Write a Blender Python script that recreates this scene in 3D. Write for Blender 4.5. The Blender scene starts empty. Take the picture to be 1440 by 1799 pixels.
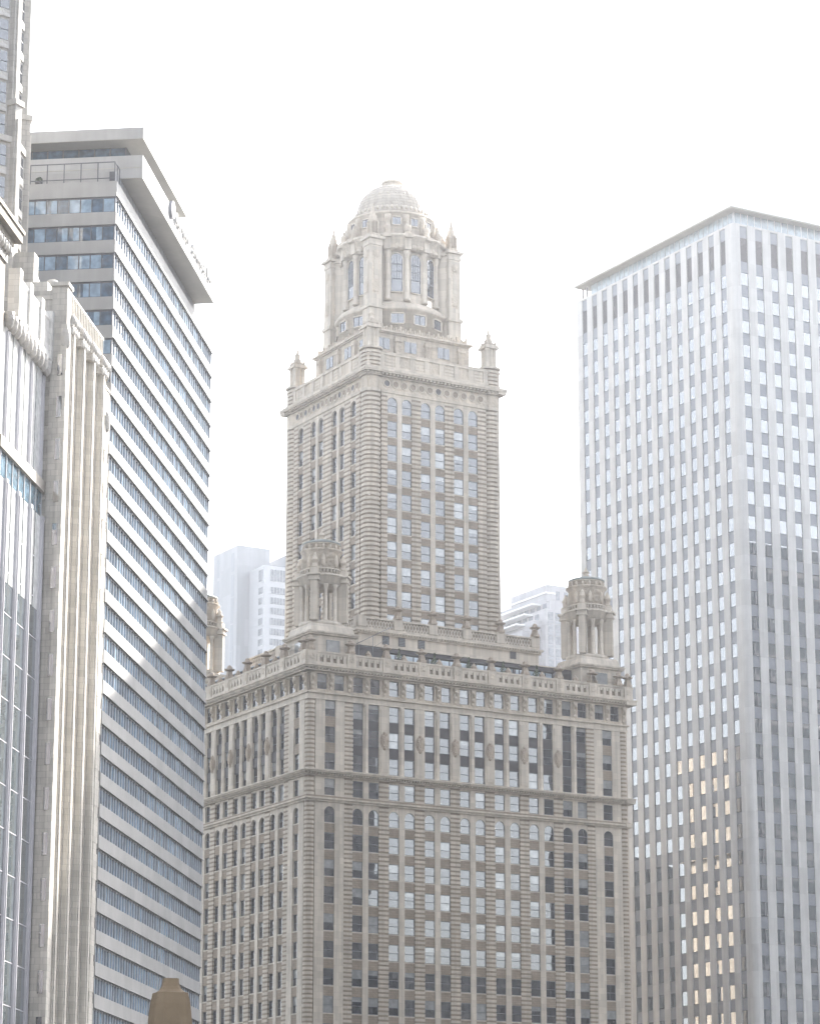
import bpy, math, random
from math import sin, cos, pi, radians, sqrt, atan2
from mathutils import Vector, Matrix
random.seed(7)
SC = bpy.context.scene
COL = SC.collection

# ------------------------------------------------------------------ camera
F_PX, PITCH, CAMZ = 5082.0, math.atan(1340 / 5082.0), 8.0
cd = bpy.data.cameras.new("camera"); cam = bpy.data.objects.new("camera", cd); COL.objects.link(cam)
cd.sensor_fit = 'HORIZONTAL'; cd.sensor_width = 36.0; cd.lens = 36.0 * F_PX / 1440.0
cd.clip_start = 0.5; cd.clip_end = 9000
cam.location = (0, 0, CAMZ); cam.rotation_euler = (pi / 2 + PITCH, 0, 0)
SC.camera = cam

# ------------------------------------------------------------------ light
SUN_AZ = radians(56)      # measured from +X towards +Y (ahead and to the right of the camera)
SUN_EL = radians(35)
w = bpy.data.worlds.new("World"); SC.world = w; w.use_nodes = True
nt = w.node_tree; nt.nodes.clear()
sky = nt.nodes.new("ShaderNodeTexSky"); sky.sky_type = 'NISHITA'; sky.sun_disc = False
sky.sun_elevation = SUN_EL; sky.sun_rotation = pi / 2 - SUN_AZ
sky.air_density = 1.0; sky.dust_density = 2.0; sky.ozone_density = 1.0
bg = nt.nodes.new("ShaderNodeBackground"); bg.inputs[1].default_value = 0.15
wo = nt.nodes.new("ShaderNodeOutputWorld")
hs = nt.nodes.new('ShaderNodeHueSaturation'); hs.inputs['Saturation'].default_value = 0.34
nt.links.new(sky.outputs[0], hs.inputs['Color']); nt.links.new(hs.outputs[0], bg.inputs[0]); nt.links.new(bg.outputs[0], wo.inputs[0])
sl = bpy.data.lights.new("sun", 'SUN'); sl.energy = 4.0; sl.angle = radians(0.5); sl.color = (1.0, 0.95, 0.87)
sun = bpy.data.objects.new("sun", sl); COL.objects.link(sun)
sdir = Vector((cos(SUN_EL) * cos(SUN_AZ), cos(SUN_EL) * sin(SUN_AZ), sin(SUN_EL)))
sun.rotation_euler = sdir.to_track_quat('Z', 'Y').to_euler(); sun.location = sdir * 500
vs = SC.view_settings; vs.view_transform = 'Standard'; vs.look = 'None'; vs.gamma = 1.0; vs.exposure = 2.08
vs.use_curve_mapping = False
SC.cycles.max_bounces = 8; SC.cycles.diffuse_bounces = 4; SC.cycles.glossy_bounces = 4
SC.cycles.volume_bounces = 1; SC.cycles.use_denoising = True

# ------------------------------------------------------------------ materials
MATS = {}
def new_mat(name):
    m = bpy.data.materials.new(name); m.use_nodes = True
    MATS[name] = m
    return m, m.node_tree, m.node_tree.nodes["Principled BSDF"]

def stone(name, col, var=0.18, block=None, rough=0.75, streak=0.25, bump=0.0, mortar=0.72):
    m, t, b = new_mat(name); N = t.nodes.new; L = t.links.new
    tc = N("ShaderNodeTexCoord")
    sep = N("ShaderNodeSeparateXYZ"); L(tc.outputs["Object"], sep.inputs[0])
    add = N("ShaderNodeMath"); add.operation = 'ADD'; L(sep.outputs[0], add.inputs[0]); L(sep.outputs[1], add.inputs[1])
    com = N("ShaderNodeCombineXYZ"); L(add.outputs[0], com.inputs[0]); L(sep.outputs[2], com.inputs[1])
    n1 = N("ShaderNodeTexNoise"); n1.inputs["Scale"].default_value = 0.35; n1.inputs["Detail"].default_value = 6
    L(tc.outputs["Object"], n1.inputs["Vector"])
    mp = N("ShaderNodeMapping"); mp.inputs["Scale"].default_value = (1.6, 1.6, 0.07); L(tc.outputs["Object"], mp.inputs[0])
    n2 = N("ShaderNodeTexNoise"); n2.inputs["Scale"].default_value = 1.0; n2.inputs["Detail"].default_value = 5
    L(mp.outputs[0], n2.inputs["Vector"])
    r1 = N("ShaderNodeMapRange"); r1.inputs[1].default_value = 0.3; r1.inputs[2].default_value = 0.7
    r1.inputs[3].default_value = 1 - var; r1.inputs[4].default_value = 1 + var; L(n1.outputs[0], r1.inputs[0])
    r2 = N("ShaderNodeMapRange"); r2.inputs[1].default_value = 0.35; r2.inputs[2].default_value = 0.65
    r2.inputs[3].default_value = 1 - streak; r2.inputs[4].default_value = 1.0; L(n2.outputs[0], r2.inputs[0])
    mu = N("ShaderNodeMath"); mu.operation = 'MULTIPLY'; L(r1.outputs[0], mu.inputs[0]); L(r2.outputs[0], mu.inputs[1])
    last = mu.outputs[0]
    if block:
        br = N("ShaderNodeTexBrick"); L(com.outputs[0], br.inputs["Vector"])
        br.inputs["Color1"].default_value = (1, 1, 1, 1); br.inputs["Color2"].default_value = (0.84, 0.825, 0.81, 1)
        br.inputs["Mortar"].default_value = (mortar, mortar, mortar, 1)
        br.inputs["Scale"].default_value = 1.0; br.inputs["Mortar Size"].default_value = block[2] if len(block) > 2 else 0.03
        br.inputs["Brick Width"].default_value = block[0]; br.inputs["Row Height"].default_value = block[1]
        br.inputs["Mortar Smooth"].default_value = 0.2
        m3 = N("ShaderNodeMath"); m3.operation = 'MULTIPLY'; L(last, m3.inputs[0])
        bw = N("ShaderNodeRGBToBW"); L(br.outputs[0], bw.inputs[0]); L(bw.outputs[0], m3.inputs[1]); last = m3.outputs[0]
    mx = N("ShaderNodeMixRGB"); mx.blend_type = 'MULTIPLY'; mx.inputs[0].default_value = 1.0
    mx.inputs[1].default_value = (*col, 1); L(last, mx.inputs[2]); L(mx.outputs[0], b.inputs["Base Color"])
    b.inputs["Roughness"].default_value = rough; b.inputs["Specular IOR Level"].default_value = 0.3
    if bump:
        n3 = N("ShaderNodeTexNoise"); n3.inputs["Scale"].default_value = 2.2; n3.inputs["Detail"].default_value = 8
        L(tc.outputs["Object"], n3.inputs["Vector"])
        bp = N("ShaderNodeBump"); bp.inputs["Strength"].default_value = bump; bp.inputs["Distance"].default_value = 0.25
        L(n3.outputs[0], bp.inputs["Height"]); L(bp.outputs[0], b.inputs["Normal"])
    return m

def glass(name, col, ior=1.9, rough=0.015, wob=0.004, scale=0.45, inner=0.6):
    m, t, b = new_mat(name); N = t.nodes.new; L = t.links.new
    tc = N("ShaderNodeTexCoord"); oi = N("ShaderNodeObjectInfo")
    ad = N("ShaderNodeVectorMath"); ad.operation = 'ADD'; L(tc.outputs["Object"], ad.inputs[0])
    sc = N("ShaderNodeVectorMath"); sc.operation = 'SCALE'; sc.inputs["Scale"].default_value = 13.0; L(oi.outputs["Location"], sc.inputs[0])
    L(sc.outputs[0], ad.inputs[1])
    n = N("ShaderNodeTexNoise"); n.inputs["Scale"].default_value = scale; n.inputs["Detail"].default_value = 1
    L(ad.outputs[0], n.inputs["Vector"])
    bp = N("ShaderNodeBump"); bp.inputs["Strength"].default_value = 1.0; bp.inputs["Distance"].default_value = wob
    L(n.outputs[0], bp.inputs["Height"])
    if wob > 0: L(bp.outputs[0], b.inputs["Normal"])
    n2 = N("ShaderNodeTexNoise"); n2.inputs["Scale"].default_value = 1.3 if wob > 0 else .2; L(ad.outputs[0], n2.inputs["Vector"])
    rr = N("ShaderNodeMapRange"); rr.inputs[1].default_value = 0.35; rr.inputs[2].default_value = 0.7
    rr.inputs[3].default_value = inner; rr.inputs[4].default_value = 1.25; L(n2.outputs[0], rr.inputs[0])
    mx = N("ShaderNodeMixRGB"); mx.blend_type = 'MULTIPLY'; mx.inputs[0].default_value = 1; mx.inputs[1].default_value = (*col, 1)
    L(rr.outputs[0], mx.inputs[2]); L(mx.outputs[0], b.inputs["Base Color"])
    b.inputs["Roughness"].default_value = rough; b.inputs["IOR"].default_value = ior
    return m

def plain(name, col, rough=0.5, metal=0.0, var=0.12):
    m, t, b = new_mat(name); N = t.nodes.new; L = t.links.new
    tc = N("ShaderNodeTexCoord"); n = N("ShaderNodeTexNoise"); n.inputs["Scale"].default_value = 1.7; n.inputs["Detail"].default_value = 6
    L(tc.outputs["Object"], n.inputs["Vector"])
    r = N("ShaderNodeMapRange"); r.inputs[1].default_value = 0.3; r.inputs[2].default_value = 0.7
    r.inputs[3].default_value = 1 - var; r.inputs[4].default_value = 1 + var; L(n.outputs[0], r.inputs[0])
    mx = N("ShaderNodeMixRGB"); mx.blend_type = 'MULTIPLY'; mx.inputs[0].default_value = 1; mx.inputs[1].default_value = (*col, 1)
    L(r.outputs[0], mx.inputs[2]); L(mx.outputs[0], b.inputs["Base Color"])
    b.inputs["Roughness"].default_value = rough; b.inputs["Metallic"].default_value = metal
    return m

cream = stone("cream_terracotta", (0.55, 0.478, 0.388), 0.10, (1.4, 0.62, 0.02), 0.6, 0.24, 0.12)
smooth = stone("smooth_cream", (0.585, 0.515, 0.425), 0.08, (1.1, 0.9, 0.015), 0.6, 0.24, 0.06)
brown = stone("brown_terracotta", (0.285, 0.23, 0.175), 0.16, (0.9, 0.30, 0.03), 0.7, 0.12, 0.25)
ornate = stone("carved_terracotta", (0.50, 0.43, 0.345), 0.22, None, 0.7, 0.2, 1.0)
bronze = plain("dark_bronze", (0.028, 0.026, 0.032), 0.5)
sashm = plain("grey_sash", (0.12, 0.13, 0.145), 0.5)
gl = glass("window_glass", (0.03, 0.037, 0.05), 2.4)
blind = glass("window_glass_with_blind", (0.26, 0.265, 0.26), 2.4, inner=0.85)
ornate_dark = stone("worn_carved_terracotta", (0.36, 0.295, 0.23), 0.25, None, 0.75, 0.2, 1.0)
copper = plain("weathered_copper", (0.22, 0.24, 0.225), 0.6)
roofm = stone("flat_roof", (0.22, 0.21, 0.2), 0.2)

# ------------------------------------------------------------------ mesh helper
class MB:
    def __init__(s, axis='R', o=(0, 0, 0)):
        s.v = []; s.f = []; s.m = []; s.sm = []; s.ax = axis; s.o = o
    def P(s, a, d, z):
        if s.ax == 'R': x, y = a, d
        elif s.ax == 'L': x, y = d, a
        elif s.ax == 'B': x, y = a, -d      # back face
        else: x, y = -d, a                  # far right face
        return (x + s.o[0], y + s.o[1], z + s.o[2])
    def face(s, pts, m=0, smooth=False):
        i = len(s.v); s.v += [tuple(p) for p in pts]; s.f.append(tuple(range(i, i + len(pts)))); s.m.append(m); s.sm.append(smooth)
    def box(s, a0, a1, d0, d1, z0, z1, m=0):
        p, q = s.P(a0, d0, z0), s.P(a1, d1, z1)
        x0, x1 = sorted((p[0], q[0])); y0, y1 = sorted((p[1], q[1])); z0, z1 = sorted((p[2], q[2]))
        i = len(s.v)
        s.v += [(x0, y0, z0), (x1, y0, z0), (x1, y1, z0), (x0, y1, z0), (x0, y0, z1), (x1, y0, z1), (x1, y1, z1), (x0, y1, z1)]
        for f in ((0, 3, 2, 1), (4, 5, 6, 7), (0, 1, 5, 4), (1, 2, 6, 5), (2, 3, 7, 6), (3, 0, 4, 7)):
            s.f.append(tuple(i + k for k in f)); s.m.append(m); s.sm.append(False)
    def prism(s, poly, z0, z1, m=0, top=None, smooth=False):
        n = len(poly); top = top or poly; i = len(s.v)
        s.v += [(x + s.o[0], y + s.o[1], z0 + s.o[2]) for x, y in poly] + [(x + s.o[0], y + s.o[1], z1 + s.o[2]) for x, y in top]
        for k in range(n):
            j = (k + 1) % n; s.f.append((i + k, i + j, i + n + j, i + n + k)); s.m.append(m); s.sm.append(smooth)
        s.f.append(tuple(i + n - 1 - k for k in range(n))); s.m.append(m); s.sm.append(False)
        s.f.append(tuple(i + n + k for k in range(n))); s.m.append(m); s.sm.append(False)
    def lathe(s, prof, cx=0, cy=0, n=32, m=0, smooth=True, rot=0.0):
        i = len(s.v); k = len(prof)
        for r, z in prof:
            for j in range(n):
                a = 2 * pi * j / n + rot; s.v.append((cx + r * cos(a) + s.o[0], cy + r * sin(a) + s.o[1], z + s.o[2]))
        for p in range(k - 1):
            for j in range(n):
                q = (j + 1) % n
                s.f.append((i + p * n + j, i + p * n + q, i + (p + 1) * n + q, i + (p + 1) * n + j)); s.m.append(m); s.sm.append(smooth)
        s.f.append(tuple(i + (k - 1) * n + j for j in range(n))); s.m.append(m); s.sm.append(False)
        s.f.append(tuple(i + n - 1 - j for j in range(n))); s.m.append(m); s.sm.append(False)
    def arch(s, a0, a1, zs, zt, d0, d1, m=0, n=10):
        """wall above a round arch: opening a0..a1, springing at zs, filled up to zt"""
        c, r = (a0 + a1) / 2, (a1 - a0) / 2
        pts = [(c - r * cos(pi * k / n), zs + r * sin(pi * k / n)) for k in range(n + 1)]
        for k in range(n):
            (p, q), (u, v) = pts[k], pts[k + 1]
            s.face([s.P(p, d0, q), s.P(u, d0, v), s.P(u, d0, zt), s.P(p, d0, zt)], m)
            s.face([s.P(p, d0, q), s.P(p, d1, q), s.P(u, d1, v), s.P(u, d0, v)], m)
    def sweep(s, path, r, n=6, m=0):
        for a, b in zip(path, path[1:]):
            a, b = Vector(a), Vector(b); d = (b - a).normalized(); u = d.orthogonal().normalized(); v = d.cross(u)
            i = len(s.v)
            for p in (a, b):
                for k in range(n):
                    t = 2 * pi * k / n; q = p + u * (r * cos(t)) + v * (r * sin(t)); s.v.append((q.x + s.o[0], q.y + s.o[1], q.z + s.o[2]))
            for k in range(n):
                j = (k + 1) % n; s.f.append((i + k, i + j, i + n + j, i + n + k)); s.m.append(m); s.sm.append(True)
            s.f.append(tuple(i + n - 1 - k for k in range(n))); s.m.append(m); s.sm.append(False)
            s.f.append(tuple(i + n + k for k in range(n))); s.m.append(m); s.sm.append(False)
    def mesh(s, name, mats):
        me = bpy.data.meshes.new(name); me.from_pydata(s.v, [], s.f)
        for m in mats: me.materials.append(m)
        me.polygons.foreach_set("material_index", s.m); me.polygons.foreach_set("use_smooth", s.sm)
        me.update(); return me
    def obj(s, name, mats, parent=None, loc=(0, 0, 0), rot=0.0):
        if not isinstance(mats, (list, tuple)): mats = [mats]
        return link(name, s.mesh(name, mats), parent, loc, rot)

def link(name, data, parent=None, loc=(0, 0, 0), rot=0.0):
    o = bpy.data.objects.new(name, data); COL.objects.link(o)
    o.parent = parent; o.location = loc; o.rotation_euler = (0, 0, rot)
    return o
def tag(o, label, cat, group=None, kind=None):
    o["label"] = label; o["category"] = cat
    if group: o["group"] = group
    if kind: o["kind"] = kind
    return o
def thing(name, label, cat, xy, ang, z=0.0, group=None):
    o = link(name, None, None, (xy[0], xy[1], z), radians(ang)); o.empty_display_size = 1
    return tag(o, label, cat, group)
def copy_tree(o, parent, loc, rot=0.0):
    c = o.copy(); COL.objects.link(c); c.parent = parent; c.location = loc; c.rotation_euler = (0, 0, rot)
    for ch in list(o.children):
        k = ch.copy(); COL.objects.link(k); k.parent = c
    return c
def pix(P):
    x, y, z = P[0], P[1], P[2] - CAMZ
    d = y * cos(PITCH) + z * sin(PITCH); u = -y * sin(PITCH) + z * cos(PITCH)
    if d < 1: return (1e6, 1e6)
    return (720 + F_PX * x / d, 899.5 - F_PX * u / d)

# ------------------------------------------------------------------ windows
WMESH = {}
def window_meshes(w, h, style):
    """glass unit and its sash; local x along the wall, -y outwards, z up"""
    key = (round(w, 2), round(h, 2), style)
    if key in WMESH: return WMESH[key]
    g, f = MB(), MB()
    arched = style.startswith('arch'); fw = 0.07
    r = w / 2; zs = h - r if arched else h
    if arched:
        n = 12; pts = [(0, 0), (w, 0)] + [(r + r * cos(pi * k / n), zs + r * sin(pi * k / n)) for k in range(n + 1)]
        g.face([(x, 0, z) for x, z in pts], 0)
        for k in range(n):
            a, b = pi * k / n, pi * (k + 1) / n
            q = [(r + rr * cos(t), zs + rr * sin(t)) for rr, t in ((r, a), (r, b), (r - fw, b), (r - fw, a))]
            f.face([(x, -0.05, z) for x, z in q], 0)
    else:
        if style == 'half': g.face([(0, 0, 0), (w, 0, 0), (w, 0, h * .48), (0, 0, h * .48)], 0); g.face([(0, 0, h * .48), (w, 0, h * .48), (w, 0, h), (0, 0, h)], 1)
        elif style == 'low': g.face([(0, 0, 0), (w, 0, 0), (w, 0, h * .72), (0, 0, h * .72)], 0); g.face([(0, 0, h * .72), (w, 0, h * .72), (w, 0, h), (0, 0, h)], 1)
        elif style == 'full': g.face([(0, 0, 0), (w, 0, 0), (w, 0, h), (0, 0, h)], 1)
        else: g.face([(0, 0, 0), (w, 0, 0), (w, 0, h), (0, 0, h)], 0)
        f.box(0, w, -0.06, -0.01, h - fw, h)
    f.box(0, fw, -0.06, -0.01, 0, zs); f.box(w - fw, w, -0.06, -0.01, 0, zs); f.box(fw, w - fw, -0.06, -0.01, 0, fw)
    f.box(fw, w - fw, -0.07, -0.01, h * .46, h * .46 + .07)
    if style == 'pane': f.box(w / 2 - .03, w / 2 + .03, -0.07, -0.01, fw, h - fw)
    WMESH[key] = (g, f, g.mesh("window", [gl, blind]), f.mesh("sash", [sashm]))
    return WMESH[key]

def place_windows(root, specs, cap=98, mats=(None,), ang=0.0):
    """specs: (face, a, depth, z, w, h, style, outward wall offset) ; the largest in the picture become parts, the rest one mass"""
    R = Matrix.Translation(root.location) @ Matrix.Rotation(root.rotation_euler.z, 4, 'Z')
    items = []
    for (face, a, d, z, w, h, style, o) in specs:
        if face == 'R': loc, rot, p2 = (a + o[0], d + o[1], z), 0.0, (a + w + o[0], d + o[1], z + h)
        else: loc, rot, p2 = (d + o[0], a + w + o[1], z), -pi / 2, (d + o[0], a + o[1], z + h)
        A = pix(R @ Vector(loc)); B = pix(R @ Vector(p2))
        inside = -5 < min(A[0], B[0]) and max(A[0], B[0]) < 1445 and max(A[1], B[1]) < 1810 and min(A[1], B[1]) > -10
        area = abs((A[0] - B[0]) * (A[1] - B[1])) if inside else 0
        items.append((area, loc, rot, w, h, style))
    items.sort(key=lambda t: -t[0])
    G, FR = MB(), MB()
    for k, (area, loc, rot, w, h, style) in enumerate(items):
        g, f, gm, fm = window_meshes(w, h, style)
        if k < cap and area > 0:
            wo_ = link("window", gm, root, loc, rot + random.uniform(-.003, .003))
            link("sash", fm, wo_)
        else:
            c, s_ = cos(rot), sin(rot)
            for src, dst in ((g, G), (f, FR)):
                i = len(dst.v); j = random.uniform(-.004, .004)
                dst.v += [(loc[0] + x * c - (y + x * j) * s_, loc[1] + x * s_ + (y + x * j) * c, loc[2] + z + 0) for x, y, z in src.v]
                off = 0 if src is g else 2
                dst.f += [tuple(i + q for q in ff) for ff in src.f]; dst.m += [q + off for q in src.m]; dst.sm += src.sm
    if G.v:
        i = len(G.v); G.v += FR.v; G.f += [tuple(i + q for q in ff) for ff in FR.f]; G.m += FR.m; G.sm += FR.sm
        o = G.obj("window_mass", [gl, blind, sashm], root); o["kind"] = "stuff"

def style(p_half=.16, p_full=.06, p_low=.10):
    r = random.random()
    return 'full' if r < p_full else 'half' if r < p_full + p_half else 'low' if r < p_full + p_half + p_low else 'clear'

def rsq(x0, x1, y0, y1, r, n=6):
    out = []
    for cx, cy, a in ((x1 - r, y1 - r, 0), (x0 + r, y1 - r, pi / 2), (x0 + r, y0 + r, pi), (x1 - r, y0 + r, 1.5 * pi)):
        out += [(cx + r * cos(a + pi / 2 * k / n), cy + r * sin(a + pi / 2 * k / n)) for k in range(n + 1)]
    return out

def rust(mb, a0, a1, z0, z1, pitch, d=0.0, back=.6, proud=.05, lm=0, dm=1):
    """banded pier: a dark shaft with proud light courses"""
    mb.box(a0 + .04, a1 - .04, d + proud, back, z0, z1, dm)
    n = max(1, round((z1 - z0) / pitch)); p = (z1 - z0) / n
    for k in range(n):
        mb.box(a0, a1, d, back - .02, z0 + p * k, z0 + p * k + p * .56, lm)

def dentils(mb, a0, a1, d, dep, z0, z1, pitch, wid, m=0):
    n = int((a1 - a0) / pitch)
    for k in range(n):
        c = a0 + (k + .5) * (a1 - a0) / n; mb.box(c - wid / 2, c + wid / 2, d - dep, d + .05, z0, z1, m)

# =================================================================== JEWEL-BOX SKYSCRAPER (centre)
JC, JA = (-13.737, 384.755), 30.1
JW, JL = 51.9, 46.25
J = thing("terracotta_skyscraper", "ornate cream terracotta skyscraper with a domed tower rising from a balustraded block", "skyscraper", JC, JA)
PAIR = lambda L: [9.0 + 5.65 * i for i in range(int(round((L - 18) / 5.65)) + 1)]
specs = []

core = MB()
core.box(.62, JW - .62, .62, JL - .62, 0, 87.9)
core.box(.3, JW - .3, .3, JL - .3, 0, 36.0)
core.obj("block_core", [brown], J)

ZA = 36.0
TX0, TX1, TY0, TY1 = 14.75, 37.17, 10.25, 35.4
for face, L in (('R', JW), ('L', JL)):
    w = MB(face)
    prs = PAIR(L); ops = [(2.6, 4.2)]
    for c in prs: ops += [(c - 2.05, c - .45), (c + .43, c + 2.03)]
    ops.append((L - 4.2, L - 2.6))
    wall_mats = [cream, brown, smooth, ornate, bronze]
    # ---- shafts between openings, regular storeys
    def piers(z0, z1, pitch, tall=False):
        w.box(1.15, 2.6, .02, .6, z0, z1, 2); w.box(4.2, 5.64, .02, .6, z0, z1, 2)
        w.box(L - 2.6, L - 1.15, .02, .6, z0, z1, 2); w.box(L - 5.64, L - 4.2, .02, .6, z0, z1, 2)
        rust(w, 5.64, prs[0] - 2.05, z0, z1, pitch); rust(w, prs[-1] + 2.03, L - 5.64, z0, z1, pitch)
        for i, c in enumerate(prs):
            if not tall: w.box(c - .45, c + .43, .03, .6, z0, z1, 2)
            if i + 1 < len(prs):
                a0, a1 = c + 2.03, prs[i + 1] - 2.05
                if tall:
                    w.box(a0, a1, 0, .6, z0, z1, 2); w.box(a0 + .22, a1 - .22, -.08, .01, z0 + .5, z1 - .5, 2)
                else: rust(w, a0, a1, z0, z1, pitch)
    piers(ZA, 69.5, .605)
    tops = [65.38 - 3.62 * k for k in range(9)]
    for (a0, a1) in ops:
        for k, zt in enumerate(tops):
            zb = zt - 2.22; znext = zt - 3.62
            if zb > ZA:
                w.box(a0, a1, .13, .6, max(znext, ZA), zb - .16, 1); w.box(a0, a1, .07, .6, zb - .16, zb, 2)
                specs.append((face, a0, .20 if face == 'R' else .40, zb, a1 - a0, 2.22, style(), (0, 0)))
        w.box(a0, a1, .13, .6, 65.38, 66.6, 1); w.box(a0, a1, .07, .6, 66.6, 66.75, 2)
        w.arch(a0, a1, 68.14, 69.5, .06, .6, 2)
        specs.append((face, a0, .20 if face == 'R' else .40, 66.75, a1 - a0, 2.2, 'arch', (0, 0)))
        # intermediate storey
        w.box(a0, a1, .09, .6, 70.3, 70.46, 2); w.box(a0, a1, .07, .6, 72.68, 72.95, 2)
        specs.append((face, a0, .20 if face == 'R' else .40, 70.46, a1 - a0, 2.22, style(.15, .03), (0, 0)))
    # string course
    w.box(-.2, L + .2, -.18, .62, 69.5, 69.78, 2); w.box(-.45, L + .45, -.42, .62, 69.78, 70.02, 0); w.box(-.25, L + .25, -.22, .62, 70.02, 70.3, 1)
    piers(70.3, 72.95, .62)
    # dentil cornice
    w.box(-.25, L + .25, -.22, .62, 72.95, 73.12, 2); dentils(w, -.4, L + .4, -.22, .34, 73.12, 73.36, .42, .22, 2)
    w.box(-.2, L + .2, -.2, .62, 73.12, 73.36, 1); w.box(-.75, L + .75, -.72, .62, 73.36, 73.56, 0); w.box(-.9, L + .9, -.86, .62, 73.56, 73.74, 2)
    # tall order
    piers(73.74, 83.45, .607, True)
    for (a0, a1) in (ops[0], ops[-1]):
        for zb, zt in ((73.96, 76.21), (77.64, 79.83), (81.25, 83.42)):
            specs.append((face, a0, .20 if face == 'R' else .40, zb, a1 - a0, zt - zb, style(.3, .05), (0, 0)))
        w.box(a0, a1, .09, .6, 76.21, 77.64, 1); w.box(a0, a1, .09, .6, 79.83, 81.25, 1); w.box(a0, a1, .09, .6, 73.74, 73.96, 2)
    for (a0, a1) in ops[1:-1]:
        for zb, zt in ((73.96, 76.21), (77.64, 79.83), (81.25, 83.45)):
            specs.append((face, a0, .30 if face == 'R' else .48, zb, a1 - a0, zt - zb, style(.1, .03), (0, 0)))
        w.box(a0, a1, .24, .6, 76.21, 77.64, 4); w.box(a0, a1, .24, .6, 79.83, 81.25, 4); w.box(a0, a1, .14, .6, 73.74, 73.96, 2)
    # architrave, ledge, attic
    w.box(-.1, L + .1, -.08, .62, 83.45, 83.72, 2); w.box(-.06, L + .06, -.04, .62, 83.72, 84.25, 2)
    w.box(-.3, L + .3, -.28, .62, 84.25, 84.46, 0); w.box(0, L, .0, .62, 84.46, 84.88, 3)
    cs = [3.4] + prs + [L - 3.4]; att = []
    for c in cs: att += [(c - 2.05, c - .55), (c + .62, c + 2.1)]
    e = [0.0]
    for a0, a1 in att: e += [a0, a1]
    e.append(L)
    for k in range(0, len(e), 2): w.box(e[k], e[k + 1], 0, .6, 84.88, 87.0, 3)
    for a0, a1 in att: specs.append((face, a0, .22, 84.88, a1 - a0, 2.12, style(.3, .08), (0, 0)))
    # main cornice
    w.box(-.15, L + .15, -.12, .62, 87.0, 87.25, 2); w.box(-.7, L + .7, -.68, .62, 87.25, 87.45, 0)
    dentils(w, -.6, L + .6, -.66, .22, 87.45, 87.6, .5, .25, 2)
    w.box(-.65, L + .65, -.62, .62, 87.45, 87.6, 1)
    w.box(-1.0, L + 1.0, -.95, .62, 87.6, 87.82, 2); w.box(-1.2, L + 1.2, -1.15, .62, 87.82, 88.02, 0)
    w.obj("facade", wall_mats, J)
    # colonnettes between the paired windows of the tall order
    col = MB(); col.lathe([(.36, 0), (.36, .22), (.29, .3), (.27, .6), (.25, 8.6), (.32, 8.75), (.26, 8.85), (.40, 9.3), (.42, 9.71)], n=12)
    for yy in (0,): col.box(-.42, .42, -.06, .42, 0, 9.71)
    cm = col.mesh("colonnette", [smooth])
    for c in prs:
        loc = (c - .01, .20, 73.74) if face == 'R' else (.20, c - .01, 73.74)
        link("colonnette", cm, J, loc, 0 if face == 'R' else -pi / 2)
    # oval cartouches on the piers
    ca = MB()
    for (sx, sz, dd) in ((.66, 1.15, .12), (.5, .9, .26), (.3, .56, .36)):
        ca.face([(sx * cos(2 * pi * k / 16), -dd, sz * sin(2 * pi * k / 16)) for k in range(16)], 0)
        for k in range(16):
            a, b = 2 * pi * k / 16, 2 * pi * (k + 1) / 16
            ca.face([(sx * cos(a), -dd, sz * sin(a)), (sx * cos(b), -dd, sz * sin(b)), (sx * cos(b), .12, sz * sin(b)), (sx * cos(a), .12, sz * sin(a))], 0)
    for zz in (1.0, -1.05): ca.lathe([(.05, zz - .3), (.26, zz - .12), (.28, zz + .1), (.08, zz + .3)], 0, 0, 10)
    cam_ = ca.mesh("cartouche", [ornate_dark])
    for c in prs[:-1]:
        a = c + 2.815; link("cartouche", cam_, J, (a, -.05, 78.6) if face == 'R' else (-.05, a, 78.6), 0 if face == 'R' else -pi / 2)
    # scrolled brackets under the cornice
    br = MB(); br.box(-.34, .34, -.5, .02, 1.75, 2.12); br.box(-.30, .30, -.42, .02, 1.1, 1.75); br.box(-.26, .26, -.30, .02, .55, 1.1); br.box(-.2, .2, -.18, .02, 0, .55)
    br.lathe([(.03, .35), (.2, .5), (.24, .7), (.1, .95)], 0, -.26, 10); br.lathe([(.1, 1.1), (.27, 1.3), (.29, 1.6), (.12, 1.78)], 0, -.38, 10)
    bm = br.mesh("bracket", [ornate])
    for k, (c, n_) in enumerate([(x, 0) for x in cs] + [(x + 2.84, 1) for x in cs[:-1]] + [(.55, 1), (L - .55, 1)]):
        link("bracket", bm, J, (c, .0, 84.88) if face == 'R' else (.0, c, 84.88), 0 if face == 'R' else -pi / 2)
    # balustrade
    b = MB(face); b.box(-.75, L + .75, -.7, -.1, 88.02, 88.5, 2); b.box(-.8, L + .8, -.78, -.02, 89.72, 89.96, 2); b.box(-.4, L + .4, -.35, -.2, 88.5, 89.72, 1)
    b.box(-.72, L + .72, -.66, -.3, 89.45, 89.72, 2)
    pedestals = [.1] + [c + 2.83 for c in cs[:-1]] + [L - .1]
    for p in pedestals: b.box(p - .65, p + .65, -.86, -.05, 88.02, 90.0, 2); b.box(p - .35, p + .35, -.92, -.8, 88.75, 89.5, 3)
    for p, q in zip(pedestals, pedestals[1:]):
        n = 6
        for k in range(1, n): x = p + (q - p) * k / n; b.box(x - .22, x + .22, -.72, -.1, 88.5, 89.45, 2)
        for k in range(n):
            x = p + (q - p) * (k + .5) / n
            b.box(x - .16, x + .16, -.66, -.36, 89.1, 89.45, 2)
    b.obj("balustrade", [cream, brown, smooth, ornate], J)

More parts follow.
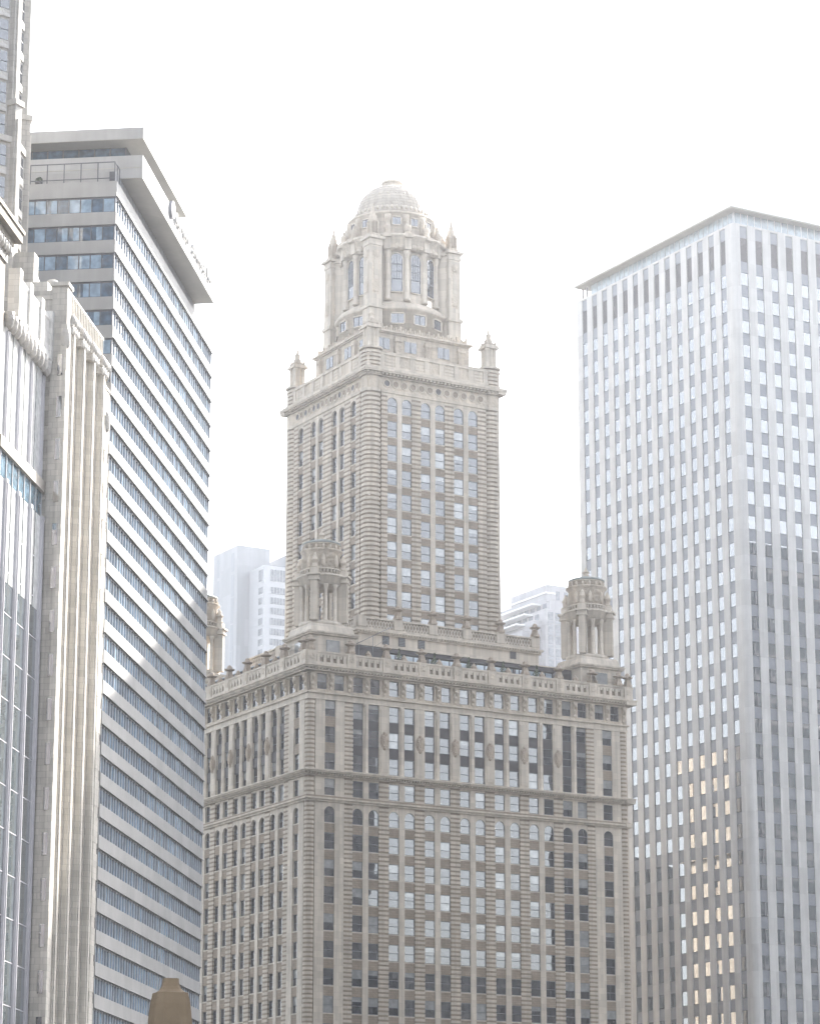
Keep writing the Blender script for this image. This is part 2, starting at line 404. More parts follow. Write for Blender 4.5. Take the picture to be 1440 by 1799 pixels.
# side street and rear elevations (seen in the marble tower's glass)
for face, L, o in (('F', JL, (JW, 0, 0)), ('B', JW, (0, JL, 0))):
    w = MB(face, o); prs = PAIR(L); ops = [(2.6, 4.2)]
    for c in prs: ops += [(c - 2.05, c - .45), (c + .43, c + 2.03)]
    ops.append((L - 4.2, L - 2.6)); e = [0]
    for a0, a1 in ops: e += [a0, a1]
    e.append(L)
    for k in range(0, len(e), 2): w.box(e[k], e[k + 1], 0, .62, ZA, 87.3, 2 if k % 4 else 0)
    for a0, a1 in ops:
        w.box(a0, a1, .5, .62, ZA, 87.3, 3)
        for k in range(14): w.box(a0, a1, .2, .5, 84.9 - 3.62 * k, 86.3 - 3.62 * k, 1)
    w.box(-.5, L + .5, -.4, .62, 69.6, 70.2, 2); w.box(-.8, L + .8, -.8, .62, 73.0, 73.7, 2); w.box(-1.1, L + 1.1, -1.1, .62, 87.3, 88.0, 2); w.box(-.7, L + .7, -.7, -.2, 88.0, 89.96, 2)
    w.obj("rear_facade", [cream, brown, smooth, gl], J)
for face, L, o in (('F', TY1 - TY0, (TX1, TY0, 0)), ('B', TX1 - TX0, (TX0, TY1, 0))):
    w = MB(face, o); n = 6
    for k in range(n + 1): a = L * k / n; w.box(max(0, a - 1.1), min(L, a + 1.1), 0, .62, 94, 135, 2)
    for k in range(12): w.box(0, L, .25, .55, 94 + 3.6 * k, 95.3 + 3.6 * k, 1)
    w.box(0, L, .55, .62, 94, 135, 3); w.box(-.8, L + .8, -.8, .6, 134.6, 135.5, 2); w.box(0, L, 0, .4, 135.5, 138.4, 2)
    w.obj("rear_facade", [cream, brown, smooth, gl], J)

# rounded corner piers of the block
for (x0, x1, y0, y1) in ((-.12, 1.2, -.12, 1.2), (JW - 1.2, JW + .12, -.12, 1.2), (-.12, 1.2, JL - 1.2, JL + .12)):
    cp = MB()
    for z0, z1, pitch in ((ZA, 69.5, .605), (70.3, 72.95, .62), (73.74, 83.45, .607)):
        q = rsq(x0, x1, y0, y1, .55); cp.prism(rsq(x0 + .05, x1 - .05, y0 + .05, y1 - .05, .52), z0, z1, 1)
        n = round((z1 - z0) / pitch); p = (z1 - z0) / n
        for k in range(n): cp.prism(q, z0 + p * k, z0 + p * k + p * .56, 0)
    cp.obj("corner_pier", [cream, brown], J)

roof = MB(); roof.box(.2, JW - .2, .2, JL - .2, 87.9, 88.03); roof.obj("roof", [roofm], J)

# urn finials on the balustrade pedestals
u = MB(); u.box(-.5, .5, -.5, .5, 0, .35); u.prism([(-.42, -.42), (.42, -.42), (.42, .42), (-.42, .42)], .35, 1.15, 0, [(-.27, -.27), (.27, -.27), (.27, .27), (-.27, .27)])
u.lathe([(.3, 1.1), (.72, 1.28), (.8, 1.42), (.5, 1.5), (.34, 1.62), (.38, 1.78), (.2, 1.98), (.05, 2.05)], n=12)
um = u.mesh("urn", [ornate_dark])
us = MB(); us.box(-.4, .4, -.35, .35, 0, .18); us.lathe([(.36, .18), (.42, .35), (.22, .6), (.2, .7), (.04, .85)], n=10); usm = us.mesh("finial", [ornate_dark])
for face, L in (('R', JW), ('L', JL)):
    cs = [3.4] + PAIR(L) + [L - 3.4]
    for c in cs[:-1]: link("urn", um, J, (c + 2.83, -.45, 90.0) if face == 'R' else (-.45, c + 2.83, 90.0))
    for c in cs[1:-1]: link("finial", usm, J, (c, -.45, 89.96) if face == 'R' else (-.45, c, 89.96))
for x, y in ((.0, -.45), (-.45, .7), (JW, -.45), (JW - 1.6, -.45), (JW - 6, -.45), (-.45, JL)): link("urn", um, J, (x, y, 90.0))

# ---- rooftop turrets
def turret():
    root = link("corner_turret", None, J)
    b = MB(); H0 = 3.45
    b.box(-H0, H0, -H0, H0, -7.0, -2.25, 0); b.box(-H0 - .35, H0 + .35, -H0 - .35, H0 + .35, -2.25, -2.0, 1); b.box(-H0 - .5, H0 + .5, -H0 - .5, H0 + .5, -2.0, -1.75, 0)
    b.prism([(-H0, -H0), (H0, -H0), (H0, H0), (-H0, H0)], -1.75, -.55, 0, [(-3.1, -3.1), (3.1, -3.1), (3.1, 3.1), (-3.1, 3.1)])
    b.lathe([(3.1, -.6), (3.1, 0.0)], n=32)
    for k in range(9): b.box(-H0 - .03, H0 + .03, -H0 - .03, H0 + .03, -6.6 + .5 * k, -6.6 + .5 * k + .42, 0)
    b.obj("turret_base", [smooth, cream], root)
    wn = MB(); wn.box(-1.05, 1.05, -H0 - .06, -H0 + .2, -4.75, -2.85, 1); wn.box(-.95, .95, -H0 - .09, -H0, -4.65, -2.95, 0)
    wn.obj("window", [blind, sashm], root); wn2 = MB('L'); wn2.box(-1.05, 1.05, -H0 - .06, -H0 + .2, -4.75, -2.85, 1); wn2.box(-.95, .95, -H0 - .09, -H0, -4.65, -2.95, 0)
    wn2.obj("window", [blind, sashm], root)
    pr = MB()
    for k in range(4):
        a = pi / 4 + k * pi / 2; c, s_ = cos(a), sin(a)
        def T(u_, v_): return (u_ * c - v_ * s_, u_ * s_ + v_ * c)
        pr.prism([T(2.45, -.42), T(3.75, -.42), T(3.75, .42), T(2.45, .42)], 0, 5.6, 0)
        for q in range(12): pr.prism([T(2.4, -.46), T(3.79, -.46), T(3.79, .46), T(2.4, .46)], .1 + q * .46, .1 + q * .46 + .38, 0)
        pr.prism([T(2.3, -.8), T(3.95, -.8), T(3.95, .8), T(2.3, .8)], 5.6, 5.85, 0); pr.prism([T(2.3, -.7), T(3.85, -.7), T(3.85, .7), T(2.3, .7)], 5.85, 6.3, 0)
        pr.prism([T(2.2, -.95), T(4.15, -.95), T(4.15, .95), T(2.2, .95)], 6.3, 6.55, 0); pr.prism([T(2.5, -.55), T(3.7, -.55), T(3.7, .55), T(2.5, .55)], 6.55, 7.4, 0)
        x, y = T(3.1, 0); pr.lathe([(.5, 7.4), (.62, 7.55), (.4, 7.7), (.42, 8.3), (.6, 8.45), (.5, 8.6), (.3, 9.1), (.06, 9.6)], x, y, 10, 1)
    pr.obj("buttress", [smooth, ornate], root)
    cl = MB(); cl.lathe([(.36, 0), (.36, .15), (.27, .3), (.24, 4.5), (.3, 4.7), (.4, 5.05), (.4, 5.2)], n=12); clm = cl.mesh("column", [smooth])
    for k in range(4):
        for da in (-.27, .27):
            a = k * pi / 2 + da; link("column", clm, root, (2.72 * cos(a), 2.72 * sin(a), 0))
    dr = MB()
    dr.lathe([(2.4, 5.2), (3.0, 5.2), (3.0, 5.75), (3.1, 5.8), (3.1, 6.2), (3.45, 6.35), (3.45, 6.6), (2.9, 6.65), (2.9, 6.8)], n=40)
    for k in range(36):
        a = 2 * pi * k / 36; x, y = 2.85 * cos(a), 2.85 * sin(a); dr.lathe([(.13, 6.75), (.13, 7.3)], x, y, 6, 0)
    dr.lathe([(2.7, 7.3), (3.0, 7.3), (3.0, 7.5), (2.7, 7.5)], n=40)
    dr.lathe([(2.62, 6.6), (2.62, 9.75), (2.72, 9.85), (2.72, 10.0), (3.0, 10.15), (3.0, 10.3), (2.6, 10.35)], n=40, m=1)
    for k in range(8):
        a = 2 * pi * k / 8 + pi / 8; dr.lathe([(.12, 7.6), (.3, 7.9), (.34, 8.6), (.22, 9.2), (.05, 9.5)], 2.58 * cos(a), 2.62 * sin(a), 8, 1)
    for k in range(16):
        a = 2 * pi * k / 16; dr.lathe([(.16, 10.32), (.24, 10.5), (.2, 10.85), (.05, 10.98)], 2.56 * cos(a), 2.56 * sin(a), 6, 1)
    dr.lathe([(2.42, 10.3), (2.42, 11.0), (2.62, 11.05), (2.62, 11.2)], n=40, m=1)
    dr.obj("drum", [smooth, ornate], root)
    dm = MB(); dm.lathe([(2.66, 11.2), (2.68, 11.42), (2.3, 11.6), (1.5, 11.85), (.7, 12.05), (.6, 12.1)], n=40); dm.obj("dome", [copper], root)
    fi = MB(); fi.lathe([(.6, 12.0), (.7, 12.15), (.42, 12.25), (.42, 12.6), (.6, 12.7), (.35, 12.9), (.12, 13.3), (.03, 13.6)], n=12); fi.obj("finial", [ornate], root)
    return root
T0 = turret(); T0.location = (4.0, 4.0, 94.75)
copy_tree(T0, J, (JW - 3.9, 4.0, 94.75)); copy_tree(T0, J, (4.0, JL - 4.0, 94.75))

# ---- penthouse block behind the balustrade
ph = MB(); X0, X1, Y0, Y1 = 11.0, 40.9, 6.0, 40.0
ph.box(X0, X1, Y0, Y1, 88, 94.80, 0)
ph.box(X0 - .25, X1 + .25, Y0 - .25, Y1 + .25, 94.80, 95.00, 1); ph.box(X0 - .5, X1 + .5, Y0 - .5, Y1 + .5, 95.20, 95.45, 0)
dentils(ph, X0 - .3, X1 + .3, Y0 - .2, .25, 95.00, 95.20, .45, .24, 0); ph.box(X0 - .2, X1 + .2, Y0 - .2, Y1 + .2, 95.00, 95.20, 1)
ph.box(X0 - .1, X1 + .1, Y0 - .1, Y1 + .1, 95.45, 95.80, 0)
ph.box(X0 - .15, X1 + .15, Y0 - .15, Y0 + .3, 97.00, 97.22, 0); ph.box(X0 - .15, X0 + .3, Y0, Y1, 97.00, 97.22, 0)
for p in (11.5, 17.4, 23.1, 28.7, 34.4, 40.3):
    ph.box(p - .7, p + .7, Y0 - .2, Y0 + .35, 95.80, 97.35, 0)
for t in (6.4, 12.2, 18, 24, 30): ph.box(X0 - .2, X0 + .35, t - .7, t + .7, 95.80, 97.34, 0)
ph.box(X0 + .1, X1 - .1, Y0 + .22, Y0 + .3, 95.80, 97.00, 2); ph.box(X0 + .22, X0 + .3, Y0 + .3, Y1, 95.80, 97.00, 2)
n = 60
for k in range(n):   # crossed lattice of the parapet
    a = X0 + .2 + (X1 - X0 - .4) * k / n; b_ = a + .5
    for p, q in (((a, 95.80), (b_, 97.00)), ((b_, 95.80), (a, 97.00))):
        ph.face([(p[0] - .09, Y0 + .02, p[1]), (p[0] + .09, Y0 + .02, p[1]), (q[0] + .09, Y0 + .02, q[1]), (q[0] - .09, Y0 + .02, q[1])], 0)
for k in range(64):
    a = Y0 + .4 + .52 * k; b_ = a + .5
    for p, q in (((a, 95.80), (b_, 97.00)), ((b_, 95.80), (a, 97.00))):
        ph.face([(X0 + .02, p[0] - .09, p[1]), (X0 + .02, p[0] + .09, p[1]), (X0 + .02, q[0] + .09, q[1]), (X0 + .02, q[0] - .09, q[1])], 0)
ph.obj("penthouse", [smooth, cream, brown], J)
for s_ in (15.4, 18.0, 21.2): 
    v = MB(); v.box(s_ - .55, s_ + .55, Y0 - .06, Y0 + .2, 93.55, 95.05, 1)
    for k in range(6): v.box(s_ - .48, s_ + .48, Y0 - .1, Y0, 93.65 + k * .23, 93.77 + k * .23, 0)
    v.obj("louvre", [sashm, bronze], J)
v = MB(); v.box(36, 37, Y0 - .06, Y0 + .2, 93.75, 95.15, 0); v.obj("louvre", [bronze], J)
for p in (17.4, 23.1, 28.7, 34.4, 40.3): link("urn", um, J, (p, Y0 + .05, 97.35))
# dark glass pavilion along the terrace
gp = MB(); gp.box(8.0, 44.6, 3.0, 6.0, 91.75, 92.35, 1); gp.box(8.0, 13.3, 3.05, 5.0, 88.0, 91.75, 1); gp.box(41.6, 44.6, 3.05, 5.0, 88.0, 91.75, 1); gp.box(7.8, 44.8, 2.85, 6.0, 92.35, 92.5, 2); gp.box(8.0, 44.6, 3.2, 6.0, 88.0, 91.55, 0)
for k in range(26): x = 8.1 + 36.4 * k / 25; gp.box(x - .05, x + .05, 3.1, 3.2, 88, 91.55, 1)
for x in (13.3, 20.5, 27.6, 34.8, 41.5): gp.box(x - .22, x + .22, 2.95, 3.18, 88, 91.55, 1)
pav_gl = glass("pavilion_glass", (0.30, 0.36, 0.41), 1.9, inner=.8)
gp.obj("terrace_pavilion", [pav_gl, bronze, smooth], J)
gq = MB(); gq.box(1.2, 5.5, 8.2, 38, 88.0, 91.15, 1); gq.box(1.0, 5.5, 8.2, 38, 91.15, 91.25, 0); gq.obj("terrace_pavilion", [pav_gl, bronze], J)

# ---- tower
TX0, TX1, TY0, TY1 = 14.75, 37.17, 10.25, 35.4
tc_ = MB(); tc_.box(TX0 + .6, TX1 - .6, TY0 + .6, TY1 - .6, 88, 135.5); tc_.obj("tower_core", [brown], J)
tw_ops = {'R': [(3.33, 4.95), (5.73, 7.38), (8.93, 10.55), (11.35, 13.0), (14.55, 16.2), (17.0, 18.62)],
          'L': [(3.6, 5.2), (7.1, 8.7), (9.4, 11.0), (13.65, 15.25), (15.95, 17.55), (19.9, 21.5)]}
for face, L in (('R', TX1 - TX0), ('L', TY1 - TY0)):
    o = (TX0, TY0, 0); w = MB(face, o); ops = tw_ops[face]
    e = [2.3]
    for a0, a1 in ops: e += [a0, a1]
    e.append(L - 2.3)
    for k in range(0, len(e), 2):
        a0, a1 = e[k], e[k + 1]
        narrow = a1 - a0 < .95
        if narrow: w.box(a0, a1, .03, .6, 94, 131.7, 2)
        else: rust(w, a0, a1, 94, 131.7, .68)
    for a0, a1 in ops:
        for k in range(9):
            zt = 127.94 - 3.6 * k; zb = zt - 2.4
            if zb < 94: continue
            w.box(a0, a1, .13, .6, zt - 3.6, zb - .16, 1); w.box(a0, a1, .07, .6, zb - .16, zb, 2)
            specs.append((face, a0, .20 if face == 'R' else .40, zb, a1 - a0, 2.4, style(.25, .07), (TX0, TY0)))
        w.box(a0, a1, .13, .6, 127.94, 129.0, 1); w.box(a0, a1, .07, .6, 129.0, 129.16, 2)
        w.arch(a0, a1, 130.75, 131.75, .05, .6, 2)
        specs.append((face, a0, .20 if face == 'R' else .40, 129.16, a1 - a0, 2.42, 'arch', (TX0, TY0)))
    w.box(2.3, L - 2.3, .02, .62, 131.72, 132.1, 2); w.box(2.2, L - 2.2, -.14, .62, 132.1, 132.55, 0)
    w.box(0, L, .12, .62, 132.55, 134.5, 3)
    # roundels in the frieze
    n = int((L - 5.4) / 1.31)
    for k in range(n):
        c = 3.25 + (L - 6.5) * k / (n - 1); r = .46; zc = 133.6
        for i in range(16):
            a, b2 = 2 * pi * i / 16, 2 * pi * (i + 1) / 16
            P = lambda rr, t, d: w.P(c + rr * cos(t), d, zc + rr * sin(t))
            w.face([P(r + .14, a, .02), P(r + .14, b2, .02), P(r, b2, .02), P(r, a, .02)], 2)
            w.face([P(r + .14, a, .02), P(r + .14, b2, .02), P(r + .14, b2, .13), P(r + .14, a, .13)], 2)
            w.face([P(r, a, .02), P(r, b2, .02), P(r, b2, .13), P(r, a, .13)], 2)
        w.face([w.P(c + r * cos(2 * pi * i / 16), .10, zc + r * sin(2 * pi * i / 16)) for i in range(16)], 4 if random.random() < .3 else 1)
    # cornice with beads
    w.box(-.25, L + .25, -.22, .62, 134.5, 134.68, 2); dentils(w, -.6, L + .6, -.25, .42, 134.68, 134.95, .62, .3, 2)
    w.box(-.3, L + .3, -.26, .62, 134.68, 134.95, 1); w.box(-.85, L + .85, -.82, .62, 134.95, 135.2, 0); w.box(-.95, L + .95, -.9, .62, 135.2, 135.5, 2)
    # panelled parapet
    w.box(-.1, L + .1, -.05, .45, 135.5, 136.2, 2); w.box(0, L, .06, .42, 136.2, 137.9, 3); w.box(-.15, L + .15, -.12, .48, 137.9, 138.15, 2); w.box(-.05, L + .05, -.02, .44, 138.15, 138.4, 0)
    m = 7
    for k in range(m + 1):
        a = 2.4 + (L - 4.8) * k / m; w.box(a - .4, a + .4, -.06, .42, 136.2, 137.9, 2)
    for k in range(0, m, 2):
        a = 2.4 + (L - 4.8) * (k + .5) / m
        for q in range(3): w.box(a - .8, a + .8, 0, .3, 136.35 + q * .5, 136.65 + q * .5, 2)
    w.obj("tower_facade", [cream, brown, smooth, ornate, bronze, gl], J)
for (x, y) in ((TX0 + 1.12, TY0 + 1.12), (TX1 - 1.12, TY0 + 1.12), (TX0 + 1.12, TY1 - 1.12)):
    tp = MB()
    tp.prism(rsq(x - 1.22, x + 1.22, y - 1.22, y + 1.22, 1.0), 94, 132.1, 1)
    n = 56
    for k in range(n): z = 94 + 38.1 * k / n; tp.prism(rsq(x - 1.32, x + 1.32, y - 1.32, y + 1.32, 1.05), z, z + 38.1 / n * .58, 0)
    tp.prism(rsq(x - 1.4, x + 1.4, y - 1.4, y + 1.4, 1.1), 132.1, 132.55, 2); tp.prism(rsq(x - 1.3, x + 1.3, y - 1.3, y + 1.3, 1.05), 132.55, 134.5, 3)
    tp.prism(rsq(x - 1.6, x + 1.6, y - 1.6, y + 1.6, 1.2), 134.5, 134.95, 2); tp.prism(rsq(x - 2.05, x + 2.05, y - 2.05, y + 2.05, 1.4), 134.96, 135.52, 0)
    tp.prism(rsq(x - 1.3, x + 1.3, y - 1.3, y + 1.3, 1.05), 135.5, 138.6, 1)
    for k in range(5): tp.prism(rsq(x - 1.42, x + 1.42, y - 1.42, y + 1.42, 1.1), 135.6 + .6 * k, 135.95 + .6 * k, 0)
    tp.prism(rsq(x - 1.6, x + 1.6, y - 1.6, y + 1.6, 1.2), 138.6, 138.9, 0)
    tp.obj("tower_corner_pier", [cream, brown, smooth, ornate], J)
tr = MB(); tr.box(TX0 + .4, TX1 - .4, TY0 + .4, TY1 - .4, 135.5, 135.9); tr.obj("tower_roof", [roofm], J)
# aedicule turrets on the tower corners
def aedicule(h=3.2, s=1.0):
    r = link("aedicule", None, J); b = MB()
    b.lathe([(.86 * s, 0), (.86 * s, h)], n=8, m=0, smooth=False)
    for k in range(4):
        a = pi / 4 + k * pi / 2; b.lathe([(.36 * s, 0), (.36 * s, .2), (.28 * s, .3), (.26 * s, h - .4), (.4 * s, h)], .95 * s * cos(a), .95 * s * sin(a), 8)
    b.box(-1.2 * s, 1.2 * s, -1.2 * s, 1.2 * s, h, h + .3); b.box(-1.05 * s, 1.05 * s, -1.05 * s, 1.05 * s, h + .3, h + .55)
    b.obj("shrine", [smooth], r)
    c = MB(); c.lathe([(1.0 * s, h + .55), (.95 * s, h + .9), (.6 * s, h + 1.2), (.7 * s, h + 1.4), (.45 * s, h + 1.6), (.4 * s, h + 2.1), (.5 * s, h + 2.25), (.25 * s, h + 2.5), (.2 * s, h + 2.9), (.04, h + 3.3)], n=10)
    for k in range(4):
        a = pi / 4 + k * pi / 2; c.lathe([(.2 * s, h + .5), (.26 * s, h + .8), (.12 * s, h + 1.1), (.03, h + 1.4)], 1.0 * s * cos(a), 1.0 * s * sin(a), 8)
    c.obj("finial", [ornate], r); return r
A0 = aedicule(3.0, 1.0); A0.location = (TX0 + 1.12, TY0 + 1.12, 138.9)
copy_tree(A0, J, (TX1 - 1.12, TY0 + 1.12, 138.9)); copy_tree(A0, J, (TX0 + 1.12, TY1 - 1.12, 138.9))

# ---- set-back stage, belvedere and dome
AX, AY = 25.95, 22.82
sb = MB('R', (AX, AY, 0)); h = 8.45
sb.box(-h, h, -h, h, 135.9, 143.0, 0)
for k in range(12): sb.box(-h - .03, h + .03, -h - .03, h + .03, 136.1 + .57 * k, 136.1 + .57 * k + .47, 0)
sb.box(-h - .3, h + .3, -h - .3, h + .3, 142.75, 142.95, 2); sb.box(-h - .5, h + .5, -h - .5, h + .5, 142.95, 143.2, 0); sb.box(-h + .2, h - .2, -h + .2, h - .2, 143.2, 143.5, 0)
for k in range(41):
    a = -h + .35 + (2 * h - .7) * k / 40
    for axis in ('R', 'L', 'B', 'F'):
        sb.ax = axis; t_ = (1.05, .62, .8, .62)[k % 4]
        sb.box(a - .13, a + .13, -h + .05, -h + .35, 143.2, 143.2 + t_, 3); sb.box(a - .2, a + .2, -h + .1, -h + .3, 143.2, 143.5, 3)
sb.ax = 'R'
for a in (-6.3, -1.7, 4.0):
    for axis in ('R', 'L'): sb.ax = axis; sb.box(a - 1.0, a + 1.0, -h - .12, -h + .2, 140.3, 142.0, 5); sb.box(a - .07, a + .07, -h - .17, -h, 140.3, 142.0, 4); sb.box(a - 1.1, a + 1.1, -h - .15, -h + .2, 142.0, 142.15, 2)
sb.ax = 'R'
for a in (-4.0, 1.2, 6.9):
    for axis in ('R', 'L'):
        sb.ax = axis; sb.box(a - .5, a + .5, -h - .5, -h + .2, 138.2, 142.4, 3); sb.box(a - .62, a + .62, -h - .62, -h + .2, 141.6, 142.0, 3)
sb.obj("setback_stage", [cream, brown, smooth, ornate, sashm, gl], J)

bd = MB('R', (AX, AY, 0))
bd.lathe([(8.3, 143), (8.3, 147.0), (8.55, 147.1), (8.65, 147.5), (8.3, 147.8), (8.3, 148.1), (7.7, 148.5), (7.2, 148.8), (7.0, 149.0), (7.0, 158.0)], n=64, m=0)
bd.lathe([(7.05, 156.9), (7.75, 157.0), (7.75, 157.9), (7.9, 158.0), (7.9, 158.6), (8.5, 158.9), (8.5, 159.2), (7.2, 159.3)], n=64, m=2)
NW = 12
WANG = [radians(90 * q + e_) for q in range(4) for e_ in (-24, 0, 24)]
CANG = [radians(90 * q + e_) for q in range(4) for e_ in (-35, -12, 12, 35)]
for k, a in enumerate([x for x in CANG] + [x for x in WANG]):
    sn, cn = sin(a), cos(a)
    def T(u_, v_): return (u_ * cn - v_ * sn, u_ * sn + v_ * cn)
    if k < len(CANG):   # attached columns and the entablature blocks they carry
        bd.lathe([(.55, 148.9), (.55, 149.3), (.42, 149.45), (.38, 156.0), (.5, 156.3), (.58, 156.9)], *T(7.25, 0), 12, 2)
        bd.prism([T(6.8, -.5), T(8.0, -.5), T(8.0, .5), T(6.8, .5)], 156.95, 158.7, 2); bd.prism([T(6.8, -.65), T(8.6, -.65), T(8.6, .65), T(6.8, .65)], 158.7, 159.25, 0)
        bd.lathe([(.5, 159.25), (.55, 159.6), (.4, 159.8), (.6, 160.3), (.55, 160.7), (.25, 161.0), (.2, 161.3), (.05, 161.6)], *T(7.7, 0), 10, 3)
    else:       # swags over the windows
        bd.lathe([(.08, 156.9), (.28, 157.1), (.34, 157.5), (.16, 157.9), (.05, 158.0)], *T(7.72, 0), 10, 3); bd.prism([T(7.6, -1.0), T(7.82, -1.0), T(7.82, 1.0), T(7.6, 1.0)], 157.2, 157.75, 3)
for sx, sy in ((-1, -1), (1, -1), (-1, 1), (1, 1)):   # walls tying the corner piers to the drum
    px_, py_ = sx * 6.85, sy * 6.15; l_ = math.hypot(px_, py_); cn, sn = px_ / l_, py_ / l_
    def T(u_, v_): return (u_ * cn - v_ * sn, u_ * sn + v_ * cn)
    bd.prism([T(6.0, -.95), T(9.0, -.95), T(9.0, .95), T(6.0, .95)], 143, 157.6, 2); bd.prism([T(6.0, -1.2), T(9.2, -1.2), T(9.2, 1.2), T(6.0, 1.2)], 157.62, 158.25, 0)
bd.obj("belvedere", [cream, brown, smooth, ornate], J)
# tall arched windows of the belvedere, small square ones above and below
def curved_win(wd, hh, r, z, arched, name, bars):
    g = MB()
    pts = [(-wd / 2, 0), (wd / 2, 0)]
    if arched: pts += [(wd / 2 * cos(pi * k / 10), hh - wd / 2 + wd / 2 * sin(pi * k / 10)) for k in range(11)]
    else: pts += [(wd / 2, hh), (-wd / 2, hh)]
    q = [(x, y) for x, y in pts]
    g.face([(x, -.02, y) for x, y in q], 0)
    for (p1, p2) in zip(q, q[1:] + q[:1]):      # stone surround
        dx, dz = p2[0] - p1[0], p2[1] - p1[1]; l_ = math.hypot(dx, dz)
        if l_ < 1e-6: continue
        nx, nz = dz / l_ * .16, -dx / l_ * .16
        g.face([(p1[0], -.16, p1[1]), (p2[0], -.16, p2[1]), (p2[0] + nx, -.16, p2[1] + nz), (p1[0] + nx, -.16, p1[1] + nz)], 2)
        g.face([(p1[0], -.16, p1[1]), (p2[0], -.16, p2[1]), (p2[0], 0.02, p2[1]), (p1[0], 0.02, p1[1])], 2)
        g.face([(p1[0] + nx, -.16, p1[1] + nz), (p2[0] + nx, -.16, p2[1] + nz), (p2[0] + nx, .3, p2[1] + nz), (p1[0] + nx, .3, p1[1] + nz)], 2)
    for (x0, x1, z0, z1) in bars: g.box(x0, x1, -.09, -.03, z0, z1, 1)
    return g.mesh(name, [gl, sashm, smooth])
m1 = curved_win(1.75, 6.1, 7.0, 150.4, True, "arched_window", [(-.8, .8, 1.95, 2.1), (-.8, .8, 4.3, 4.45), (-.04, .04, 2.0, 6.0), (-.8, .8, 3.2, 3.27), (-.42, -.37, 2.0, 5.6), (.37, .42, 2.0, 5.6), (-.88, -.74, 0, 5.2), (.74, .88, 0, 5.2), (-.88, .88, 0, .14)])
m2 = curved_win(1.25, 1.2, 6.6, 0, False, "square_window", [(-.04, .04, 0, 1.2)])
m3 = curved_win(1.9, 1.5, 8.3, 0, False, "square_window", [(-.05, .05, 0, 1.5)])
for a in WANG:
    for m_, r_, z_ in ((m1, 7.07, 150.4), (m2, 6.74, 161.2), (m3, 8.37, 145.0)):
        o = link(m_.name.split('.')[0], m_, J, (AX + r_ * cos(a), AY + r_ * sin(a), z_), a + pi / 2)
dr = MB('R', (AX, AY, 0))
dr.lathe([(6.9, 159.2), (6.65, 159.8), (6.65, 162.9), (6.95, 163.1), (6.95, 163.4), (6.3, 163.5), (6.0, 163.6)], n=64, m=0)
for a in CANG:
    dr.lathe([(.45, 159.6), (.4, 161.5), (.55, 162.0), (.55, 162.8)], 6.75 * cos(a), 6.75 * sin(a), 10, 3)
dr.obj("drum", [cream, brown, smooth, ornate], J)
dome_m = stone("dome_tiles", (0.47, 0.415, 0.345), 0.10, (1.1, 0.5, .05), .6, .2, .2)
dm = MB('R', (AX, AY, 0)); prof = [(5.75, 163.4), (5.75, 164.6)]
for k in range(15):
    t = pi / 2 * k / 14 * .87; prof.append((5.5 * cos(t) ** .92, 164.7 + 5.0 * sin(t)))
dm.lathe(prof, n=64, m=0)
for k in range(24):
    a = 2 * pi * k / 24
    for (r, z), (r2, z2) in zip(prof[2:], prof[3:]):
        if r2 < 1.3: break
        c, s_ = cos(a), sin(a); ww = .07 * r / 5.5 + .04
        p = [Vector(((r + q) * c - e_ * ww * s_, (r + q) * s_ + e_ * ww * c, zz)) for r, zz in ((r, z), (r2, z2)) for q in (-.1, .04) for e_ in (-1, 1)]
        P = [(v_.x + AX, v_.y + AY, v_.z) for v_ in p]
        for f in ((2, 3, 7, 6), (0, 2, 6, 4), (3, 1, 5, 7)): dm.face([P[i] for i in f], 0)
for k in range(48): a = 2 * pi * k / 48; dm.lathe([(.16, 164.2), (.2, 164.5), (.08, 164.8)], 5.75 * cos(a), 5.75 * sin(a), 6, 1)
for zi, nn in ((5, 24), (9, 24)):
    r, z = prof[zi + 2]
    for k in range(nn): a = 2 * pi * (k + .5) / nn; dm.lathe([(.05, z - .2), (.2, z - .1), (.2, z + .1), (.05, z + .2)], (r - .1) * cos(a), (r - .1) * sin(a), 8, 1)
dm.obj("dome", [dome_m, smooth], J)
ln = MB('R', (AX, AY, 0)); ln.lathe([(1.5, 168.9), (1.5, 170.0), (1.7, 170.15), (1.7, 170.4), (1.35, 170.6), (.6, 170.95), (.1, 171.0)], n=24, smooth=False); ln.obj("lantern", [smooth], J)
